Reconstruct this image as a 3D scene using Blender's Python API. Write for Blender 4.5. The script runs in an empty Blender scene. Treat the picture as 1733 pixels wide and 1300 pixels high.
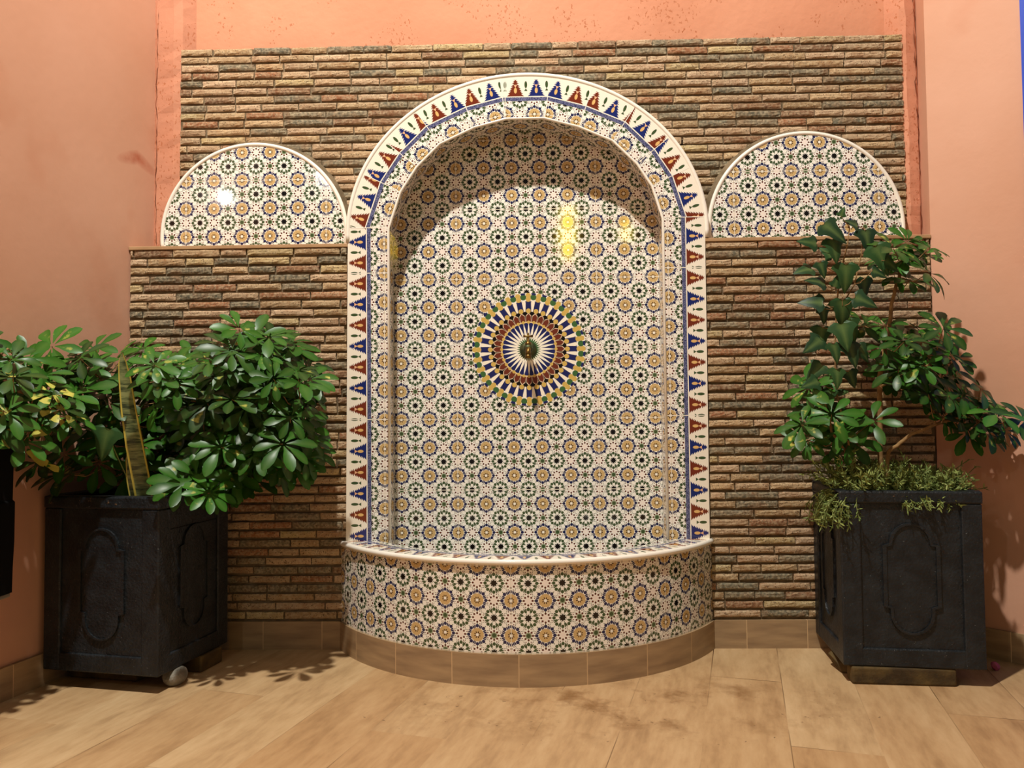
import bpy, bmesh, math, random
from mathutils import Vector, Matrix
C = bpy.context.scene
R = math.radians
PI = math.pi

# ------------------------------------------------------------------ camera
YAW, PITCH, ROLL = 0.02467918, 0.03659284, 0.00980696
M = (Matrix.Rotation(YAW, 3, 'Z') @ Matrix.Rotation(PITCH, 3, 'X') @ Matrix.Rotation(ROLL, 3, 'Y'))
cam_d = bpy.data.cameras.new('camera')
cam = bpy.data.objects.new('camera', cam_d)
C.collection.objects.link(cam)
cam_d.sensor_width = 36.0
cam_d.lens = 1302.0 / 1733.0 * 36.0
cam_d.clip_start = 0.02
right, fwd, up = M.col[0], M.col[1], M.col[2]
rot = Matrix((right, up, -fwd)).transposed()
cam.matrix_world = Matrix.Translation((-0.0377, -2.7298, 0.7915)) @ rot.to_4x4()
C.camera = cam

# ------------------------------------------------------------------ world, lamps, exposure
C.view_settings.view_transform = 'Standard'
C.view_settings.look = 'None'
C.view_settings.gamma = 1.0
C.view_settings.use_curve_mapping = False
C.view_settings.exposure = 0.17
w = bpy.data.worlds.new('night')
C.world = w
w.use_nodes = True
w.node_tree.nodes['Background'].inputs[0].default_value = (1.0, 0.95, 0.87, 1)
w.node_tree.nodes['Background'].inputs[1].default_value = 0.10


def lamp(name, loc, watts, col, radius, kind='POINT'):
    d = bpy.data.lights.new(name, kind)
    d.energy = watts
    d.color = col
    if kind == 'POINT':
        d.shadow_soft_size = radius
    o = bpy.data.objects.new(name, d)
    o.location = loc
    C.collection.objects.link(o)
    return o


def area(name, loc, target, watts, col, sx, sy):
    o = lamp(name, loc, watts, col, 0, 'AREA')
    o.data.shape = 'RECTANGLE'
    o.data.size = sx
    o.data.size_y = sy
    o.rotation_euler = (Vector(target) - Vector(loc)).to_track_quat('-Z', 'Y').to_euler()
    return o


lamp('main_lamp', (-0.56, -1.95, 4.55), 700, (1.0, 0.965, 0.885), 0.05)
lamp('left_lamp', (-1.75, -3.9, 2.85), 24, (1.0, 0.95, 0.87), 0.04)
lamp('far_left_lamp', (-1.665, -1.42, 1.955), 3.0, (1.0, 0.95, 0.87), 0.025)
area('yellow_lantern', (0.33, -4.6, 2.50), (0.1, 0, 1.4), 4.0, (1.0, 0.66, 0.04), 0.10, 0.48)
area('small_yellow_lantern', (0.88, -4.6, 2.50), (0.3, 0, 1.4), 1.0, (1.0, 0.66, 0.04), 0.07, 0.22)

# ------------------------------------------------------------------ node expression helper


class E:
    nt = None

    def __init__(s, k):
        s.k = k

    @staticmethod
    def m(op, *a, clamp=False):
        n = E.nt.nodes.new('ShaderNodeMath')
        n.operation = op
        n.use_clamp = clamp
        for i, x in enumerate(a):
            x = x.k if isinstance(x, E) else x
            if isinstance(x, (int, float)):
                n.inputs[i].default_value = x
            else:
                E.nt.links.new(x, n.inputs[i])
        return E(n.outputs[0])

    def __add__(s, o): return E.m('ADD', s, o)
    __radd__ = __add__
    def __sub__(s, o): return E.m('SUBTRACT', s, o)
    def __rsub__(s, o): return E.m('SUBTRACT', o, s)
    def __mul__(s, o): return E.m('MULTIPLY', s, o)
    __rmul__ = __mul__
    def __truediv__(s, o): return E.m('DIVIDE', s, o)
    def __lt__(s, o): return E.m('LESS_THAN', s, o)
    def __gt__(s, o): return E.m('GREATER_THAN', s, o)


def fl(a): return E.m('FLOOR', a)
def ab(a): return E.m('ABSOLUTE', a)
def mod(a, b): return E.m('FLOORED_MODULO', a, b)
def mx(a, b): return E.m('MAXIMUM', a, b)
def mn(a, b): return E.m('MINIMUM', a, b)
def sq(a): return E.m('SQRT', a)
def cos(a): return E.m('COSINE', a)
def sin(a): return E.m('SINE', a)
def atan2(a, b): return E.m('ARCTAN2', a, b)
def near(a): return a - E.m('ROUND', a)      # signed distance to the nearest integer


def hexc(h):
    v = [int(h[i:i + 2], 16) / 255 for i in (0, 2, 4)]
    return tuple(((c / 12.92) if c <= 0.04045 else ((c + 0.055) / 1.055) ** 2.4) for c in v) + (1,)


def mat_new(name, rough=0.5, spec=0.5, metal=0.0):
    m = bpy.data.materials.new(name)
    m.use_nodes = True
    nt = m.node_tree
    E.nt = nt
    b = nt.nodes['Principled BSDF']
    b.inputs['Roughness'].default_value = rough
    b.inputs['Specular IOR Level'].default_value = spec
    b.inputs['Metallic'].default_value = metal
    return m, nt, b


def node(nt, t, **kw):
    n = nt.nodes.new(t)
    for k, v in kw.items():
        setattr(n, k, v)
    return n


def noise(nt, scale, detail=3, vec=None, stretch=None, rough=0.5):
    n = node(nt, 'ShaderNodeTexNoise')
    n.inputs['Scale'].default_value = scale
    n.inputs['Detail'].default_value = detail
    n.inputs['Roughness'].default_value = rough
    if vec is None:
        vec = node(nt, 'ShaderNodeNewGeometry').outputs['Position']
    if stretch:
        mp = node(nt, 'ShaderNodeMapping')
        mp.inputs['Scale'].default_value = stretch
        nt.links.new(vec, mp.inputs[0])
        vec = mp.outputs[0]
    nt.links.new(vec, n.inputs['Vector'])
    return n.outputs['Fac']


def ramp(nt, fac, stops):
    r = node(nt, 'ShaderNodeValToRGB')
    el = r.color_ramp.elements
    while len(el) < len(stops):
        el.new(0.5)
    for e, (p, c) in zip(el, stops):
        e.position = p
        e.color = c if len(c) == 4 else (*c, 1)
    nt.links.new(fac.k if isinstance(fac, E) else fac, r.inputs[0])
    return r.outputs[0]


def mix(nt, fac, a, b, mode='MIX'):
    n = node(nt, 'ShaderNodeMix', data_type='RGBA', blend_type=mode)
    f = fac.k if isinstance(fac, E) else fac
    if isinstance(f, (int, float)):
        n.inputs[0].default_value = f
    else:
        nt.links.new(f, n.inputs[0])
    for s, v in ((n.inputs[6], a), (n.inputs[7], b)):
        if isinstance(v, tuple):
            s.default_value = v
        else:
            nt.links.new(v, s)
    return n.outputs[2]


def bump(nt, b, h, strength=0.3, dist=0.01):
    n = node(nt, 'ShaderNodeBump')
    n.inputs['Strength'].default_value = strength
    n.inputs['Distance'].default_value = dist
    nt.links.new(h.k if isinstance(h, E) else h, n.inputs['Height'])
    nt.links.new(n.outputs[0], b.inputs['Normal'])


def uvxy(nt):
    u = node(nt, 'ShaderNodeUVMap')
    s = node(nt, 'ShaderNodeSeparateXYZ')
    nt.links.new(u.outputs[0], s.inputs[0])
    return E(s.outputs[0]), E(s.outputs[1])


# ------------------------------------------------------------------ tile pattern
CREAM = hexc('f5f0e4')
BLUE = hexc('20224c')
NAVY = hexc('1f2450')
GREEN = hexc('3f5230')
ORANGE = hexc('ccab72')
RED = hexc('5e2416')
BLACK = hexc('14100e')


def paint(nt, col, mask, c):
    return mix(nt, mask, col, c)


def polar(dx, dy, fold):
    r = sq(dx * dx + dy * dy)
    a = atan2(dy, dx)
    step = 2 * PI / fold
    t = ab(mod(a + step / 2, step) - step / 2)
    return r, t


def dot_(r, t, R0, rad):
    return ((r * cos(t) - R0) * (r * cos(t) - R0) + (r * sin(t)) * (r * sin(t))) < rad * rad


def ell(r, t, t0, R0, a, b):
    tt = t - t0
    qx = (r * cos(tt) - R0) / a
    qy = (r * sin(tt)) / b
    return (qx * qx + qy * qy) < 1.0


def rosettes(nt, x, y, base=None):
    """x,y in pattern units of 10 cm: gold rosettes on the integers, black stars on the half integers;
    a tile runs 5 units in x from 0 and 2.5 in y"""
    col = CREAM
    # gold rosette
    r, t = polar(near(x), near(y), 8)
    col = paint(nt, col, dot_(r, t, 0.262, 0.051), BLUE)
    col = paint(nt, col, ell(r, t, R(17.0), 0.244, 0.054, 0.021), BLUE)
    col = paint(nt, col, r < 0.193, ORANGE)
    col = paint(nt, col, ell(r, t, R(22.5), 0.074, 0.030, 0.016), hexc('3a1c12'))
    col = paint(nt, col, r < 0.044, CREAM)
    col = paint(nt, col, ell(r, t, R(0), 0.335, 0.03, 0.012), GREEN)
    col = paint(nt, col, ell(r, t, R(22.5), 0.335, 0.035, 0.009), hexc('6b6a58'))
    # black star
    r, t = polar(near(x - 0.5), near(y - 0.5), 8)
    col = paint(nt, col, ell(r, t, R(22.5), 0.335, 0.035, 0.009), hexc('6b6a58'))
    col = paint(nt, col, dot_(r, t, 0.254, 0.050), GREEN)
    col = paint(nt, col, ell(r, t, R(17.5), 0.230, 0.070, 0.020), GREEN)
    col = paint(nt, col, ell(r, t, R(22.5), 0.135, 0.045, 0.008), GREEN)
    col = paint(nt, col, (r * (1.0 + 1.5 * t)) < 0.120, BLACK)
    # small rings
    tx = mod(x, 5.0)
    ty = mod(y, 5.0)
    jj = mn(ty, 5.0 - ty)
    for (ox, oy, par) in ((0.5, 0.0, 0), (0.0, 0.5, 1)):
        r, t = polar(near(x - ox), near(y - oy), 8)
        if par == 0:
            g = mod(fl(tx) + E.m('ROUND', jj), 2.0) < 0.5
        else:
            g = ab(tx - 2.5) < 1.0
        col = paint(nt, col, r < 0.09, hexc('f3e6da'))
        col = paint(nt, col, g * (r < 0.095), hexc('9aa083'))
        col = paint(nt, col, g * (r < 0.062), GREEN)
        col = paint(nt, col, dot_(r, t, 0.126, 0.031), RED)
        col = paint(nt, col, dot_(r, ab(t - R(22.5)), 0.200, 0.017), RED)
        col = paint(nt, col, ell(r, t, R(0), 0.185, 0.02, 0.008), GREEN)
    # grout seams
    gw = 0.012
    sx = mn(tx, 5.0 - tx) < gw
    tv = mod(y, 2.5)
    sy = mn(tv, 2.5 - tv) < gw
    col = paint(nt, col, mx(sx, sy), hexc('e3dac6'))
    return col


def mat_rosette(name='rosette_tile', rough=0.07):
    m, nt, b = mat_new(name, rough, 0.5)
    u, v = uvxy(nt)
    col = rosettes(nt, u * 10.0, v * 10.0)
    nt.links.new(col, b.inputs['Base Color'])
    bump(nt, b, noise(nt, 7.0, 1), 0.12, 0.004)
    return m


def mat_border():
    """u along the run, v away from the inner edge, metres"""
    m, nt, b = mat_new('border_tile', 0.08, 0.5)
    u, v = uvxy(nt)
    col = rosettes(nt, (v - 0.0107) * 10.0 + 0.0, u * 10.0)
    base = 0.0735
    s = v - base
    white = v > 0.057
    col = paint(nt, col, white, hexc('f5ebd8'))
    P = 0.5 / 7
    k = fl(mod(u, 0.5) / P)
    du = ab(mod(u, P) - P / 2)
    odd = mod(k, 2.0)
    tree = mix(nt, odd, hexc('73301c'), hexc('1f2a68'))
    # saw toothed body: each step is broad at its foot
    ph = mod(s, 0.0085) / 0.0085
    st = fl(s / 0.0085) * 0.0085
    env = 0.0298 - st * 0.42 - ph * 0.0100
    body = (du < env) * (s > 0.0) * (s < 0.041)
    ph2 = mod(s - 0.043, 0.0065) / 0.0065
    head = (du < (0.0130 - (s - 0.043) * 0.45 - ph2 * 0.0062)) * (s > 0.043) * (s < 0.0575)
    neck = (du < 0.0055) * (s > 0.03) * (s < 0.046)
    col = paint(nt, col, mx(body, mx(head, neck)), tree)
    e = ((s - 0.020) / 0.0100) * ((s - 0.020) / 0.0100) + (du / 0.0050) * (du / 0.0050)
    col = paint(nt, col, e < 1.0, hexc('e0b470'))
    tail = (du < (s - 0.030) * 0.55) * (s > 0.030) * (s < 0.040)
    col = paint(nt, col, tail, hexc('e9b48a'))
    # green fish between the trees
    df = P / 2 - du
    e = ((s - 0.040) / 0.0125) * ((s - 0.040) / 0.0125) + (df / 0.0048) * (df / 0.0048)
    f2 = (df < (0.0275 - s) * 0.62) * (s > 0.018) * (s < 0.0275)
    col = paint(nt, col, mx(e < 1.0, f2), GREEN)
    # blue band
    n = noise(nt, 420.0, 2)
    band = ramp(nt, n, [(0.42, hexc('2f3358')), (0.58, hexc('76789a'))])
    col = paint(nt, col, (v > 0.057) * (v < 0.0700), band)
    # seams
    sv = mod(u, 0.5)
    col = paint(nt, col, mn(sv, 0.5 - sv) < 0.0014, hexc('efe6d6'))
    nt.links.new(col, b.inputs['Base Color'])
    bump(nt, b, noise(nt, 7.0, 1), 0.12, 0.004)
    return m


def mat_medallion():
    m, nt, b = mat_new('medallion_tile', 0.12, 0.5)
    x, y = uvxy(nt)
    r = sq(x * x + y * y)
    a = atan2(y, x)
    st = 2 * PI / 32
    t = ab(mod(a + st / 2, st) - st / 2)           # 0 on a ray
    t2 = st / 2 - t                                # 0 between the rays
    w1, w2 = r * t, r * t2                         # arc distances in metres
    YEL, GRN, BLU = hexc('d2b05c'), hexc('41673a'), hexc('25295c')
    col = CREAM
    ray = t < (st / 2) * ((0.094 - r) / 0.052)
    c1 = mix(nt, ray, BLU, hexc('fbf2dd'))
    c1 = mix(nt, r < (0.030 + 0.014 * (t2 / (st / 2))), c1, GRN)
    col = paint(nt, col, r < 0.094, c1)
    # brown petals with pale outlines
    pet = mix(nt, (w1 < 0.0098 - mx(r - 0.120, 0.0) * 0.9), BLACK, hexc('d9bfa0'))
    pet = mix(nt, (w1 < 0.0086 - mx(r - 0.117, 0.0) * 0.9) * (r < 0.1275), pet, hexc('6e3322'))
    col = paint(nt, col, (r > 0.094) * (r < 0.134), pet)
    d = sq((r - 0.0965) * (r - 0.0965) + w1 * w1)
    col = paint(nt, col, (r > 0.094) * (r < 0.0985), hexc('e6c98f'))
    col = paint(nt, col, d < 0.0055, YEL)
    # blue bars and white kites
    ring = mix(nt, w2 < (0.0066 - ab(r - 0.165) * 0.12), BLU, hexc('fbf0da'))
    ring = mix(nt, (w1 > 0.0085) * (w2 > 0.0078), ring, hexc('fbf0da'))
    col = paint(nt, col, (r > 0.134) * (r < 0.172), ring)
    d = sq((r - 0.137) * (r - 0.137) + w1 * w1)
    col = paint(nt, col, d < 0.0085, YEL)
    # outer ring
    col = paint(nt, col, (r > 0.172) * (r < 0.206), CREAM)
    d = sq((r - 0.186) * (r - 0.186) + w2 * w2)
    col = paint(nt, col, d < 0.0108, GRN)
    d = sq((r - 0.198) * (r - 0.198) * 2.6 + w2 * w2 * 0.8)
    col = paint(nt, col, d < 0.0078, BLU)
    for rr in (0.1785, 0.1925):
        d = sq((r - rr) * (r - rr) + w1 * w1)
        col = paint(nt, col, d < 0.0092, YEL)
    nt.links.new(col, b.inputs['Base Color'])
    return m


# ------------------------------------------------------------------ other materials
def mat_plaster(name, c0, c1, rough=0.75, pits=False, dens=0.53):
    m, nt, b = mat_new(name, rough, 0.25)
    n = noise(nt, 1.6, 5)
    col = ramp(nt, n, [(0.3, c0), (0.7, c1)])
    n3 = noise(nt, 3.3, 3, stretch=(1, 1, 0.8))
    col = mix(nt, ramp(nt, n3, [(0.60, (0, 0, 0)), (0.78, (0.35, 0.35, 0.35))]), col, hexc('b46a44'))
    h = E(noise(nt, 38.0, 4)) * 0.5 + E(noise(nt, 6.0, 2))
    if name == 'pink_plaster':       # scar in the left wall near the corner
        g0 = node(nt, 'ShaderNodeNewGeometry')
        s0 = node(nt, 'ShaderNodeSeparateXYZ')
        nt.links.new(g0.outputs['Position'], s0.inputs[0])
        px, py, pz = [E(o_) for o_ in s0.outputs]
        ay, az = (py + 0.09) / 0.10, (pz - 1.70 + ab(py + 0.09) * 0.35) / 0.028
        k0 = E.m('MULTIPLY', (1.0 - (ay * ay + az * az)) * (px < 0.0), E(noise(nt, 30.0, 3)) * 1.2, clamp=True)
        col = mix(nt, k0, col, hexc('a9573a'))
    if pits:
        v = node(nt, 'ShaderNodeTexVoronoi')
        v.inputs['Scale'].default_value = 26
        v.inputs['Randomness'].default_value = 1
        g = node(nt, 'ShaderNodeNewGeometry')
        nt.links.new(g.outputs['Position'], v.inputs['Vector'])
        pn = E(noise(nt, 5.0, 3)) > dens
        pit = (E(v.outputs['Distance']) < 0.22) * pn
        big = E(noise(nt, 120.0, 2, stretch=(1, 1, 0.7))) > 0.63
        pit = mx(pit * big, big * pn * 0.7)
        col = mix(nt, pit, col, hexc('a8633f'))
        h = h - pit * 0.8
    bump(nt, b, h, 0.35 if pits else 0.12, 0.01)
    nt.links.new(col, b.inputs['Base Color'])
    return m


def mat_floor():
    m, nt, b = mat_new('wood_plank_tile', 0.42, 0.4)
    g = node(nt, 'ShaderNodeNewGeometry')
    mp = node(nt, 'ShaderNodeMapping')
    mp.inputs['Rotation'].default_value = (0, 0, R(15.2))
    nt.links.new(g.outputs['Position'], mp.inputs[0])
    s = node(nt, 'ShaderNodeSeparateXYZ')
    nt.links.new(mp.outputs[0], s.inputs[0])
    X, Y = E(s.outputs[0]), E(s.outputs[1])
    # the line through (0.516,-0.29) is a joint
    x0 = 0.516 * math.cos(R(15.2)) + 0.29 * math.sin(R(15.2))
    xs = (X - x0) / 0.2
    k = fl(xs)
    off = mod(k * 0.37 + 0.21, 1.0)
    ys = (Y / 1.2) + off
    kk = fl(ys)
    cmb = node(nt, 'ShaderNodeCombineXYZ')
    nt.links.new((k * 3.7).k, cmb.inputs[0])
    nt.links.new((kk * 5.3).k, cmb.inputs[1])
    wn = node(nt, 'ShaderNodeTexWhiteNoise')
    nt.links.new(cmb.outputs[0], wn.inputs['Vector'])
    rnd = E(wn.outputs['Value'])
    # grain, offset per plank
    c2 = node(nt, 'ShaderNodeCombineXYZ')
    nt.links.new((X * 1.0 + rnd * 9.0).k, c2.inputs[0])
    nt.links.new((Y * 0.22 + rnd * 5.0).k, c2.inputs[1])
    g1 = noise(nt, 11.0, 6, vec=c2.outputs[0], rough=0.68)
    g2 = noise(nt, 60.0, 3, vec=c2.outputs[0])
    f = E(g1) * 0.75 + E(g2) * 0.25
    col = ramp(nt, f, [(0.30, hexc('9d7d58')), (0.50, hexc('bf9f75')), (0.68, hexc('cfb288'))])
    tone = mix(nt, rnd, hexc('efe4da'), hexc('ffffff'))
    col = mix(nt, 1.0, col, tone, 'MULTIPLY')
    # stains in the middle of the floor
    n = E(noise(nt, 7.0, 5, rough=0.65))
    pos = node(nt, 'ShaderNodeSeparateXYZ')
    nt.links.new(g.outputs['Position'], pos.inputs[0])
    dx = (E(pos.outputs[0]) - 0.18) / 0.75
    dy = (E(pos.outputs[1]) + 0.62) / 0.28
    w_ = E.m('MAXIMUM', 1.0 - (dx * dx + dy * dy), 0.0)
    st = E.m('MULTIPLY', (n - 0.50) * 5.0, w_ * 1.5, clamp=True)
    col = mix(nt, st * 0.72, col, hexc('77512a'))
    fine = (E(noise(nt, 55.0, 2)) > 0.70) * (w_ > 0.1) * (n > 0.5)
    col = mix(nt, fine * 0.6, col, hexc('4a2f18'))
    fx = mod(xs, 1.0)
    fy = mod(ys, 1.0)
    jt = mx(mn(fx, 1.0 - fx) < 0.006, mn(fy, 1.0 - fy) < 0.0013)
    jn = E(noise(nt, 2.2, 2))
    col = mix(nt, jt * E.m('MULTIPLY', jn - 0.46, 5.0, clamp=True), col, hexc('4d3218'))
    nt.links.new(col, b.inputs['Base Color'])
    rr = E(noise(nt, 5.0, 3)) * 0.2 + 0.34
    nt.links.new(rr.k, b.inputs['Roughness'])
    bump(nt, b, f - jt * 0.5, 0.06, 0.004)
    return m


def mat_skirt():
    """wood look skirting tiles; u runs along the wall in metres"""
    m, nt, b = mat_new('skirting_tile', 0.38, 0.4)
    u, v = uvxy(nt)
    c2 = node(nt, 'ShaderNodeCombineXYZ')
    k = fl(u / 0.2)
    nt.links.new((u + k * 3.1).k, c2.inputs[0])
    nt.links.new((v * 6.0).k, c2.inputs[1])
    f = E(noise(nt, 6.0, 4, vec=c2.outputs[0]))
    col = ramp(nt, f, [(0.3, hexc('8c7256')), (0.7, hexc('b0936e'))])
    fu = mod(u, 0.2)
    col = mix(nt, mn(fu, 0.2 - fu) < 0.0012, col, hexc('cfae84'))
    nt.links.new(col, b.inputs['Base Color'])
    return m


def mat_brick():
    m, nt, b = mat_new('thin_brick', 0.85, 0.2)
    at = node(nt, 'ShaderNodeAttribute', attribute_name='Col')
    n1 = noise(nt, 120.0, 3)
    col = mix(nt, ramp(nt, n1, [(0.35, (0, 0, 0)), (0.68, (0.5, 0.5, 0.5))]), at.outputs['Color'], hexc('cfbb98'))
    n2 = E(noise(nt, 240.0, 2))
    pit = E.m('MULTIPLY', n2 - 0.58, 11.0, clamp=True)
    col = mix(nt, pit * 0.85, col, hexc('4d331f'))
    n3 = noise(nt, 22.0, 4)
    col = mix(nt, ramp(nt, n3, [(0.5, (0, 0, 0)), (0.75, (0.45, 0.45, 0.45))]), col, hexc('8a5a34'))
    nt.links.new(col, b.inputs['Base Color'])
    bump(nt, b, E(n1) - pit * 0.8, 0.5, 0.004)
    return m


def mat_simple(name, c, rough=0.6, spec=0.4, metal=0.0, var=None, scale=30, bs=0.0, bscale=80):
    m, nt, b = mat_new(name, rough, spec, metal)
    if var:
        col = ramp(nt, noise(nt, scale, 4), [(0.35, c), (0.65, var)])
        nt.links.new(col, b.inputs['Base Color'])
    else:
        b.inputs['Base Color'].default_value = c
    if bs:
        bump(nt, b, noise(nt, bscale, 3), bs, 0.004)
    return m


def mat_planter():
    m, nt, b = mat_new('black_paint', 0.45, 0.4)
    n = E(noise(nt, 24.0, 5))
    col = ramp(nt, n, [(0.35, hexc('15181b')), (0.70, hexc('23282c'))])
    g = node(nt, 'ShaderNodeNewGeometry')
    # chips of pale concrete show at the rim
    chip = (E(noise(nt, 30.0, 4, rough=0.7)) > 0.66)
    z = node(nt, 'ShaderNodeSeparateXYZ')
    nt.links.new(g.outputs['Position'], z.inputs[0])
    chip = chip * (E(z.outputs[2]) > 0.535)
    col = mix(nt, chip * 0.8, col, hexc('7b5c42'))
    speck = E(noise(nt, 190.0, 1)) > 0.76
    col = mix(nt, speck * 0.7, col, hexc('6a6d6c'))
    nt.links.new(col, b.inputs['Base Color'])
    bump(nt, b, E(noise(nt, 130.0, 3)) + n * 0.6, 0.55, 0.005)
    return m


def mat_leaf(name, c0, c1, rough=0.30):
    m, nt, b = mat_new(name, rough, 0.5)
    at = node(nt, 'ShaderNodeAttribute', attribute_name='Col')
    sp = node(nt, 'ShaderNodeSeparateColor')
    nt.links.new(at.outputs['Color'], sp.inputs[0])
    col = mix(nt, sp.outputs[0], c0, c1)                      # red: hue variation
    n = E(noise(nt, 45.0, 3))
    yel = E.m('MULTIPLY', (E(sp.outputs[1]) + n * 0.9 - 1.0) * 5.0, 1.0, clamp=True)  # green: variegation
    col = mix(nt, yel, col, hexc('c3bb55'))
    col = mix(nt, sp.outputs[2], col, hexc('7e9450'))          # blue: midrib
    nt.links.new(col, b.inputs['Base Color'])
    b.inputs['Specular IOR Level'].default_value = 0.26
    tr = node(nt, 'ShaderNodeBsdfTranslucent')
    nt.links.new(col, tr.inputs[0])
    ms = node(nt, 'ShaderNodeMixShader')
    ms.inputs[0].default_value = 0.12
    out = nt.nodes['Material Output']
    nt.links.new(b.outputs[0], ms.inputs[1])
    nt.links.new(tr.outputs[0], ms.inputs[2])
    nt.links.new(ms.outputs[0], out.inputs[0])
    return m


def mat_snake():
    m, nt, b = mat_new('snake_leaf', 0.35, 0.45)
    u, v = uvxy(nt)
    g = node(nt, 'ShaderNodeNewGeometry')
    n = noise(nt, 34.0, 4, stretch=(0.35, 0.35, 2.4), rough=0.7)
    col = ramp(nt, n, [(0.40, hexc('333f28')), (0.50, hexc('6b7449')), (0.62, hexc('909662'))])
    col = mix(nt, ab(u - 0.5) > 0.40, col, hexc('c8b44e'))
    nt.links.new(col, b.inputs['Base Color'])
    return m


M_ROS = mat_rosette()
M_BRD = mat_border()
M_MED = mat_medallion()
M_WALL = mat_plaster('pink_plaster', hexc('c49174'), hexc('d0a086'), 0.55)
M_WALLR = mat_plaster('rough_pink_plaster', hexc('c58464'), hexc('d29474'), 0.85, pits=True)
M_FIL = mat_plaster('crumbling_pink_plaster', hexc('b87c60'), hexc('d09274'), 0.9, pits=True, dens=0.40)
M_FLOOR = mat_floor()
M_SKIRT = mat_skirt()
M_BRICK = mat_brick()
M_MORT = mat_simple('mortar', hexc('61533f'), 0.95, 0.1, var=hexc('7d6c55'), scale=25, bs=0.6)
M_CER = mat_simple('cream_ceramic', hexc('f5eee0'), 0.15, 0.5)
M_BEIGE = mat_simple('beige_edge_strip', hexc('b8946c'), 0.5, 0.3, var=hexc('a5805a'), scale=12)
M_PLANT = mat_planter()
M_SOIL = mat_simple('soil', hexc('2a2018'), 0.95, 0.1, var=hexc('3a2c1e'), scale=60, bs=1.0)
M_STONE = mat_simple('grey_stone', hexc('6e6a60'), 0.8, 0.2, var=hexc('8f897c'), scale=30, bs=0.6)
M_BLOCK = mat_simple('weathered_block', hexc('3f3322'), 0.85, 0.2, var=hexc('62502f'), scale=18, bs=0.5)
M_LEAF = mat_leaf('umbrella_leaf', hexc('12320b'), hexc('306a17'), 0.36)
M_IVY = mat_leaf('ivy_leaf', hexc('1e3621'), hexc('34552c'), 0.45)
M_HERB = mat_leaf('herb_leaf', hexc('64763c'), hexc('98a45c'), 0.6)
M_TWIG = mat_simple('bark', hexc('7a5c3a'), 0.8, 0.2, var=hexc('94744a'), scale=60, bs=0.4)
M_TWIGG = mat_simple('green_twig', hexc('56602e'), 0.6, 0.3, var=hexc('6d7038'), scale=60)
M_SNAKE = mat_snake()
M_BRASS = mat_simple('aged_brass', hexc('8a6a34'), 0.34, 0.5, 0.9, var=hexc('5d4a26'), scale=60, bs=0.2)
M_VERD = mat_simple('verdigris_brass', hexc('3c4630'), 0.5, 0.4, 0.7, var=hexc('5d5a34'), scale=50, bs=0.2)
M_CRACK = mat_simple('painted_crack_shade', hexc('5a2f1e'), 0.95, 0.1)  # shade inside the plaster cracks, painted as a flat dark brown
M_DARK = mat_simple('black_cloth', hexc('0c0c0d'), 0.9, 0.1)
M_BLUEP = mat_simple('blue_paint', hexc('1440b8'), 0.4, 0.4)
M_PINK = mat_simple('pink_petal', hexc('a8506e'), 0.6, 0.3)
M_GREYM = mat_simple('grey_edge', hexc('7a766c'), 0.6, 0.3)


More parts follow.
